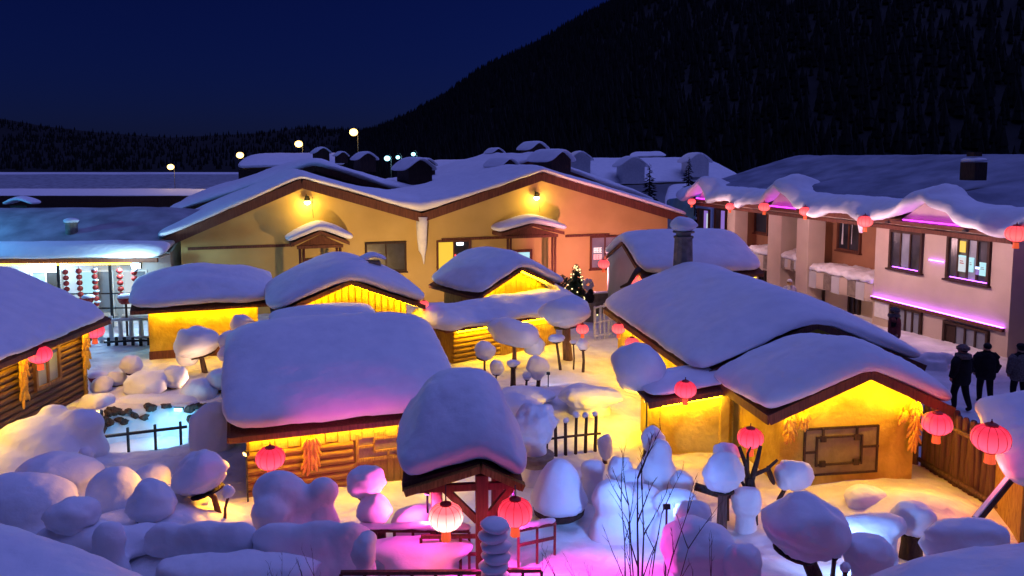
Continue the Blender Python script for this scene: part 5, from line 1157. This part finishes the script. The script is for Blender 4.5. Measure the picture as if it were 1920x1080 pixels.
p = W(1215, 1090, 10.9); t = thing('planter', 'dark planter edge at the foot of the tall shrub', 'planter', (p.x, p.y, gz(p.x, p.y)))
obj('box', MB().b2((-0.35, -0.2, -0.2), (0.35, 0.2, 0.38)), 'wood_dark', t)
p = W(1408, 968, 16.2); t = thing('forked_stump', 'forked black tree stump holding up the lantern', 'stump', (p.x, p.y, gz(p.x, p.y)))
q = lambda px, py: W(px, py, 16.3) - t.location
obj('trunk', MB().tube([(0, 0, -0.2), q(1408, 930), q(1405, 895)], [0.17, 0.13, 0.10], 10), 'bark', t, smooth=True)
for (pts, r) in ((((1404, 900), (1398, 870), (1386, 838)), .06), (((1408, 905), (1418, 870), (1426, 836)), .07), (((1414, 890), (1438, 880), (1458, 862)), .05), (((1402, 880), (1402, 850), (1408, 838)), .035), (((1405, 930), (1392, 905), (1385, 892)), .04)):
    obj('limb', MB().tube([q(*k) for k in pts], [r, r * .8, r * .6], 8), 'bark', t, smooth=True)
p = W(1340, 965, 16.6); t = thing('snowy_log', 'dark log resting slantwise behind the round cap', 'log', (p.x, p.y, gz(p.x, p.y)))
obj('log', MB().tube([W(1303, 912, 16.7), W(1345, 925, 16.6), W(1376, 928, 16.5)], 0.09, 9), 'bark', t, smooth=True, world=True); obj('stake', MB().beam(W(1362, 925, 16.4), W(1362, 975, 16.4), 0.1, 0.1), 'wood_grey', t, world=True)

# ================================================================== conifers, decorated tree, pot plant
def conifer(px, py_base, py_top, d, label, w=0.30, seed=1, mat='conifer', snowy=True):
    b = W(px, py_base, d); tp = W(px, py_top, d); H = tp.z - max(b.z, -0.2); rnd = random.Random(seed)
    t = thing('conifer_tree', label, 'tree', (b.x, b.y, 0), 0); H = tp.z; z0 = 0.0
    obj('trunk', MB().tube([(0, 0, -0.2), (0, 0, H * 0.95)], [0.16, 0.03], 7), 'bark', t)
    mb = MB()
    for k in range(230):
        f = (k + rnd.random()) / 230; z = H * (0.08 + 0.9 * f); L = H * w * (1 - f) ** 0.85 * rnd.uniform(0.55, 1.15) + 0.12; a = rnd.random() * 6.28
        o = Vector((0, 0, z)); e = o + Vector((math.cos(a) * L, math.sin(a) * L, -L * rnd.uniform(0.15, 0.5))); s = Vector((-math.sin(a), math.cos(a), 0)) * L * 0.22
        m = o.lerp(e, 0.55); n0 = len(mb.v); mb.v += [o, m + s, e, m - s, m + Vector((0, 0, -L * .14))]; mb.f += [(n0, n0 + 1, n0 + 2, n0 + 3), (n0, n0 + 4, n0 + 2)]
    obj('crown', mb, mat, t); return t
conifer(1217, 400, 303, 62, 'dark conifer left of the pair before the far dormer roof', seed=3, w=0.24)
conifer(1290, 390, 290, 64, 'dark conifer right of the pair before the far dormer roof', seed=4, w=0.20)
t = conifer(1080, 556, 492, 38.5, 'decorated holiday tree sparkling with bulbs beside the pink wall', w=0.42, seed=5, mat='leaf_dark'); t['category'] = 'tree'
rnd = random.Random(8); bl = MB().blob((0, 0, 0), (0.038, 0.038, 0.038), 1, amp=0, nu=6, nv=4).mesh('bulb', 'bulb'); H = W(1080, 492, 38.5).z
for k in range(70):
    f = rnd.random() ** 1.3; a = rnd.uniform(3.3, 6.2); L = H * 0.40 * (1 - f) ** 0.85 * rnd.uniform(.7, 1.0) + 0.1; link('bulb', bl, t, (math.cos(a) * L, math.sin(a) * L, H * (0.1 + 0.85 * f) - L * 0.25))
pet = MB()
for k in range(7): a = k * 0.9; pet.blob((0.55 + 0.2 * math.cos(a), -0.55, H * 0.62 + 0.2 * math.sin(a)), (0.10, 0.05, 0.14), k, amp=0.1, nu=8, nv=6)
obj('white_flower', pet, 'white_paint', t, smooth=True)
p = W(1048, 550, 39.5); t = thing('potted_shrub', 'dark leafy shrub left of the decorated tree', 'shrub', (p.x, p.y, 0)); mb = MB(); rnd = random.Random(4)
for k in range(420):
    v = Vector((rnd.gauss(0, 1), rnd.gauss(0, 1), rnd.gauss(0, 1))).normalized() * rnd.random() ** 0.4; c = Vector((v.x * 0.85, v.y * 0.7, 1.35 + v.z * 0.6)); s = rnd.uniform(.07, .14); e = Vector((rnd.uniform(-1, 1), rnd.uniform(-1, 1), rnd.uniform(-1, 1))).normalized() * s; f = e.orthogonal().normalized() * s * 0.5
    n0 = len(mb.v); mb.v += [c - e, c + f, c + e, c - f]; mb.f.append((n0, n0 + 1, n0 + 2, n0 + 3))
obj('foliage', mb, 'leaf_dark', t); obj('stem', MB().tube([(0, 0, -0.2), (0, 0, 1.2)], 0.09, 7), 'bark', t)
p = W(1101, 553, 37.0); t = thing('black_statue', 'black animal-shaped figure on the terrace beside the decorated tree', 'statue', (p.x, p.y, 0.9))
mb = MB().blob((0.12, 0, 0.32), (0.22, 0.2, 0.30), 2, amp=0.12).blob((0.18, 0, 0.62), (0.14, 0.14, 0.14), 3, amp=0.1).tube([(0, 0, 0.35), (-0.15, -0.05, 0.5), (-0.22, -0.08, 0.72)], [0.10, 0.08, 0.09], 8); obj('body', mb, 'cloth_black', t, smooth=True)
obj('pedestal', MB().b2((-0.2, -0.2, -1.1), (0.4, 0.2, 0.08)), 'stone', t)
# blue tarpaulin at the far end of the right building
a = W(1268, 372, 52); t = thing('tarpaulin', 'pale blue tarpaulin slung at the end of the right building', 'tarpaulin', (a.x, a.y, 0)); g = []
for i in range(7):
    row = []
    for j in range(6): row.append(W(1250 + i * 9, 371 + j * 8 + (3 if i == 0 else 0) + 2.0 * math.sin(i * 1.3), 52 + 0.25 * math.sin(i * 2 + j)))
    g.append(row)
slab('sheet', g, 0.04, t, 'tarp_blue', over=0.01, sub=1, disp=0.05, world=True); obj('pole', MB().tube([W(1303, 372, 52), (W(1303, 372, 52).x, 52, -0.2)], 0.05, 6), 'iron', t, world=True)

# ================================================================== lamps
def street_lamp(px, py, d, label, mat, r, power, color, group, back=0.0):
    p = W(px, py, d); t = thing('street_lamp', label, 'street lamp', (p.x, p.y, 0), 0, group); h = p.z
    obj('pole', MB().tube([(0.5, 0.3, -0.2), (0.5, 0.3, h + 0.3), (0.3, 0.15, h + 0.55), (0, 0, h + 0.42)], [0.06, 0.04, 0.03, 0.03], 6), 'iron', t)
    obj('hood', MB().lathe([(r * 0.5, h + r * 0.8), (r * 0.4, h + r * 1.0), (0.05, h + r * 1.2)], 12), 'iron', t)
    obj('globe', MB().blob((0, 0, h), (r, r, r * 0.85), 1, amp=0, nu=16, nv=10), mat, t, smooth=True)
    light('POINT', 'street_light', t, (0, -r - 0.2, h - 0.3), power, color, r)
for (px, py, d, lb) in ((320, 313, 140, 'leftmost yellow street lamp over the snow bank'), (450, 291, 128, 'second yellow street lamp from the left'), (560, 270, 118, 'third yellow street lamp above the dark gable'), (663, 248, 108, 'highest yellow street lamp before the dark hill')):
    street_lamp(px, py, d, lb, 'lamp_street', 0.58, 700, (1.0, 0.62, 0.20), 'yellow street lamps')
for (px, py, d, lb, r) in ((726, 297, 110, 'brightest and leftmost of the three cyan lamps', .42), (746, 295, 116, 'middle one of the three cyan lamps', .30), (775, 289, 118, 'rightmost of the three cyan lamps', .32)):
    street_lamp(px, py, d, lb, 'lamp_cyan', r, 300, (0.4, 0.85, 1.0), 'cyan lamps')
p = W(327, 364, 118); t = thing('parked_vehicle', 'tiny dark vehicle with red tail light far left', 'vehicle', (p.x, p.y, 0)); obj('body', MB().b2((-2, -0.9, 0.4), (2, 0.9, 1.3)).b2((-1.2, -0.8, 1.3), (1.0, 0.8, 1.9)), 'iron', t, bevel=0.15)
for x in (-1.2, 1.2): obj('wheel', MB().tube([(x, -0.95, 0.4), (x, -0.7, 0.4)], 0.4, 12), 'cloth_black', t)
obj('tail_light', MB().b2((-0.3, -0.98, 0.9), (0.1, -0.92, 1.2)), 'tail_red', t)
def flood(px, py, d, z, tgt, power, color, lens, label, spot=110):
    p = W(px, py, d); p.z = gz(p.x, p.y) + z; t = thing('ground_floodlight', label, 'floodlight', (p.x, p.y, p.z)); dirv = (Vector(tgt) - p).normalized()
    m = dirv.to_track_quat('Y', 'Z').to_matrix()
    obj('housing', MB().box((0, 0, 0), (0.20, 0.10, 0.14), m), 'iron', t); obj('lens', MB().box(dirv * 0.06, (0.17, 0.02, 0.11), m), lens, t)
    obj('stake', MB().tube([(0, 0, -z - 0.2), (0, 0, -0.05)], 0.02, 6), 'iron', t)
    l = light('SPOT', 'floodlight_light', t, dirv * 0.12, power, color, 0.12, dirv * 3, spot, 0.9)

def flood(pos, tgt, power, color, lens, label, spot=110, base=None):
    
    p = Vector(pos); g = gz(p.x, p.y) if base is None else base; t = thing('floodlight', label, 'floodlight', (p.x, p.y, g)); dirv = (Vector(tgt) - p).normalized(); h = p.z - g
    m = dirv.to_track_quat('Y', 'Z').to_matrix(); c = Vector((0, 0, h))
    obj('housing', MB().box(c, (0.12, 0.07, 0.09), m), 'iron', t); obj('lens', MB().box(c + dirv * 0.045, (0.10, 0.02, 0.07), m), lens, t)
    obj('stake', MB().tube([(0, 0, -0.2), (0, 0, h - 0.05)], 0.02, 6), 'iron', t)
    light('SPOT', 'floodlight_light', t, c + dirv * 0.12, power, color, 0.15, c + dirv * 3, spot, 1.0)
flood(BF.world(0.92, 0.35, 2.2), W(1020, 1080, 12.8), 1000, (1.0, 0.04, 0.60), 'lens_magenta', 'small added magenta floodlight under the right eave of the gate', 135, base=1.95)  # added, no fixture seen; lays magenta on the snow by the gate
flood(BF.world(-0.45, 0.9, 1.2), W(640, 810, 17.2), 330, (1.0, 0.10, 0.50), 'lens_magenta', 'small added magenta floodlight behind the pale lantern', 100)  # added to turn the log hut's front snow pink; lamp unseen
flood(W(1250, 950, 13.3), W(1150, 890, 18.0), 230, (0.16, 0.34, 1.0), 'lens_blue', 'small added blue floodlight behind the big purple mound', 115)  # added out of sight to spread blue over the mounds
flood(BF.world(-0.62, 0.3, 2.1), W(770, 1050, 13.2), 30, (1.0, 0.05, 0.55), 'lens_magenta', 'small added magenta floodlight under the left eave of the gate', 140, base=1.9)  # added to carry the magenta left of the gate; lamp unseen
flood(W(1600, 1030, 12.9), W(1540, 1000, 15.5), 90, (0.24, 0.42, 1.0), 'lens_blue', 'small added blue floodlight behind the blue-white mound', 150)  # second added blue fill, hidden from view
flood(W(1028, 700, 25.6) , W(1050, 640, 29), 60, (0.55, 0.62, 1.0), 'lens_blue', 'small added cold floodlight behind the heart-shaped snow lump', 150)  # added for the cold patch of yard; fixture unseen
flood(W(398, 728, 26.4), W(230, 655, 28), 170, (1.0, 0.55, 0.28), 'lens_warm', 'small added warm floodlight in the left yard', 150)  # added unseen lamp that warms the left yard
flood(W(185, 772, 22.0), W(60, 780, 19.4), 70, (1.0, 0.42, 0.25), 'lens_warm', 'small added warm floodlight behind the ice pit', 140)  # added unseen lamp that tints the drift by the left hut
flood(W(1768, 778, 18.0), W(1780, 930, 15.5), 110, (1.0, 0.36, 0.05), 'lens_warm', 'warm lamp fixed above the lantern by the palisade', 150, base=1.75)
flood(W(1213, 752, 20.5), W(1120, 775, 22.0), 260, (1.0, 0.56, 0.0), 'lens_warm', 'small added yellow floodlight at the corner of the low annex', 130)  # added to deepen the yellow on the yard snow
flood(W(462, 850, 16.9), W(330, 930, 15.6), 260, (1.0, 0.42, 0.02), 'lens_warm', 'small added amber floodlight at the left corner of the big log hut', 140)  # added to give the lower left drifts an amber side
flood((3.9, 38.0, 1.7), W(1120, 440, 46), 1300, (1.0, 0.32, 0.34), 'lens_warm', 'added pinkish floodlight washing the right end of the ochre house', 100)  # added wall washer for the pink end of the facade
flood(W(760, 585, 34.5), W(760, 420, 42), 900, (1.0, 0.60, 0.22), 'lens_warm', 'added warm floodlight behind the plank gable, facing the ochre house', 150)  # added, hidden behind the huts to brighten the facade
flood(W(470, 590, 34.0), W(470, 420, 39), 560, (1.0, 0.62, 0.26), 'lens_warm', 'added warm floodlight behind the tan hut, facing the ochre house', 150)  # added hidden lamp brightening the left half of the facade

# ================================================================== people on the raised lane
def person(px, ytop, d, face, label, coat, legs, h=1.72, hat=None, skin='skin', stride=0.15, bag=None):
    p = W(px, ytop, d); gx = gz(p.x, p.y); t = thing('person', label, 'person', (p.x, p.y, gx), face); k = h / 1.72
    me = bpy.data.meshes.new('body'); V = [(0, 0, .95), (0, 0, 1.15), (0, 0, 1.38), (0, 0, 1.50), (0, -.01, 1.60),
         (.19, 0, 1.40), (.27, .03, 1.12), (.25, -.07, .88), (-.19, 0, 1.40), (-.27, .03, 1.12), (-.25, -.07, .88),
         (.10, 0, .88), (.11, -stride * .5, .48), (.11, -stride * .3, .08), (.11, -stride * .3 - .13, .04), (-.10, 0, .88), (-.11, stride * .3, .48), (-.11, stride, .10), (-.11, stride - .12, .04)]
    E = [(0, 1), (1, 2), (2, 3), (3, 4), (2, 5), (5, 6), (6, 7), (2, 8), (8, 9), (9, 10), (0, 11), (11, 12), (12, 13), (13, 14), (0, 15), (15, 16), (16, 17), (17, 18)]
    rad = [(.20, .15), (.22, .16), (.20, .14), (.075, .075), (.10, .11), (.10, .10), (.085, .085), (.055, .055), (.10, .10), (.085, .085), (.055, .055), (.12, .12), (.09, .09), (.065, .065), (.05, .045), (.12, .12), (.09, .09), (.065, .065), (.05, .045)]
    me.from_pydata([tuple(c * k for c in v) for v in V], E, []); me.update(); me.materials.append(MATS[legs])
    o = link('body', me, t); sk = o.modifiers.new('skin', 'SKIN'); sk.use_smooth_shade = True
    for i, q in enumerate(me.skin_vertices[0].data): q.radius = (rad[i][0] * k, rad[i][1] * k); q.use_root = (i == 0)
    s = o.modifiers.new('sub', 'SUBSURF'); s.levels = 2; s.render_levels = 2
    # padded coat with sleeves
    c = MB().lathe([(.24, .72), (.27, .80), (.27, 1.0), (.27, 1.2), (.25, 1.36), (.16, 1.46), (.09, 1.50)], 20, wob=lambda a, r, z: (1.0 - 0.22 * abs(math.sin(a))) * (1 + 0.04 * noise.noise(Vector((math.cos(a) * 3, math.sin(a) * 3, z * 7)))))
    for sx in (1, -1): c.tube([(sx * .15, 0, 1.40), (sx * .24, .01, 1.32), (sx * .29, .03, 1.12), (sx * .27, -.06, .92)], [.12, .115, .10, .075], 12)
    o2 = obj('coat', c, coat, t, smooth=True, scale=(k, k, k))
    hd = MB().blob((0, -.01, 1.615), (.092, .112, .125), 1, amp=0.02, nu=18, nv=12)
    hd.blob((0, -.125, 1.605), (.018, .022, .03), 2, amp=0, nu=8, nv=6)
    for sx in (1, -1): hd.blob((sx * .095, .0, 1.61), (.014, .025, .035), 2, amp=0, nu=8, nv=6)
    obj('head', hd, skin, t, smooth=True, scale=(k, k, k))
    for sx in (1, -1): obj('hand', MB().blob((sx * .265, -.08, .86), (.035, .045, .07), 2, amp=0.1, nu=8, nv=6).tube([(sx * .25, -.11, .87), (sx * .235, -.13, .82)], .014, 6), skin, t, smooth=True, scale=(k, k, k))
    hr = MB().blob((0, .02, 1.655), (.105, .12, .10), 4, amp=0.06, flat=0.9, nu=18, nv=12); obj('hair', hr, 'hair', t, smooth=True, scale=(k, k, k))
    if hat:
        hb = MB().blob((0, .01, 1.70), (.125, .14, .10), 6, amp=0.08, flat=0.4, nu=18, nv=12)
        if hat == 'fur': hb.lathe([(.14, 1.64), (.165, 1.66), (.165, 1.72), (.13, 1.74)], 18, (0, .01, 0))
        obj('hat', hb, 'fur' if hat == 'fur' else hat, t, smooth=True, scale=(k, k, k))
        if hat == 'fur': obj('hood', MB().lathe([(.17, 1.42), (.21, 1.46), (.20, 1.53), (.13, 1.56)], 18, (0, .03, 0)), 'fur', t, smooth=True, scale=(k, k, k))
    return t
person(1806, 642, 20.9, R(200), 'person in a long black coat and fur-trimmed hood on the raised lane', 'cloth_black', 'cloth_black', 1.80, 'fur', stride=0.22)
person(1852, 636, 21.6, R(170), 'bare-headed person in a bulky black coat beside the hooded one', 'cloth_black', 'cloth_black', 1.74)
person(1915, 646, 21.4, R(180), 'person in dark brown cut off by the right edge', 'fur', 'cloth_black', 1.70, 'cloth_black')
person(1679, 574, 26.6, R(60), 'person in a red jacket and fur hat before the building window', 'cloth_red', 'cloth_black', 1.72, 'fur')
person(1481, 524, 35.2, R(10), 'person in white with a white hat under the balcony', 'cloth_white', 'cloth_white', 1.7, 'cloth_white')
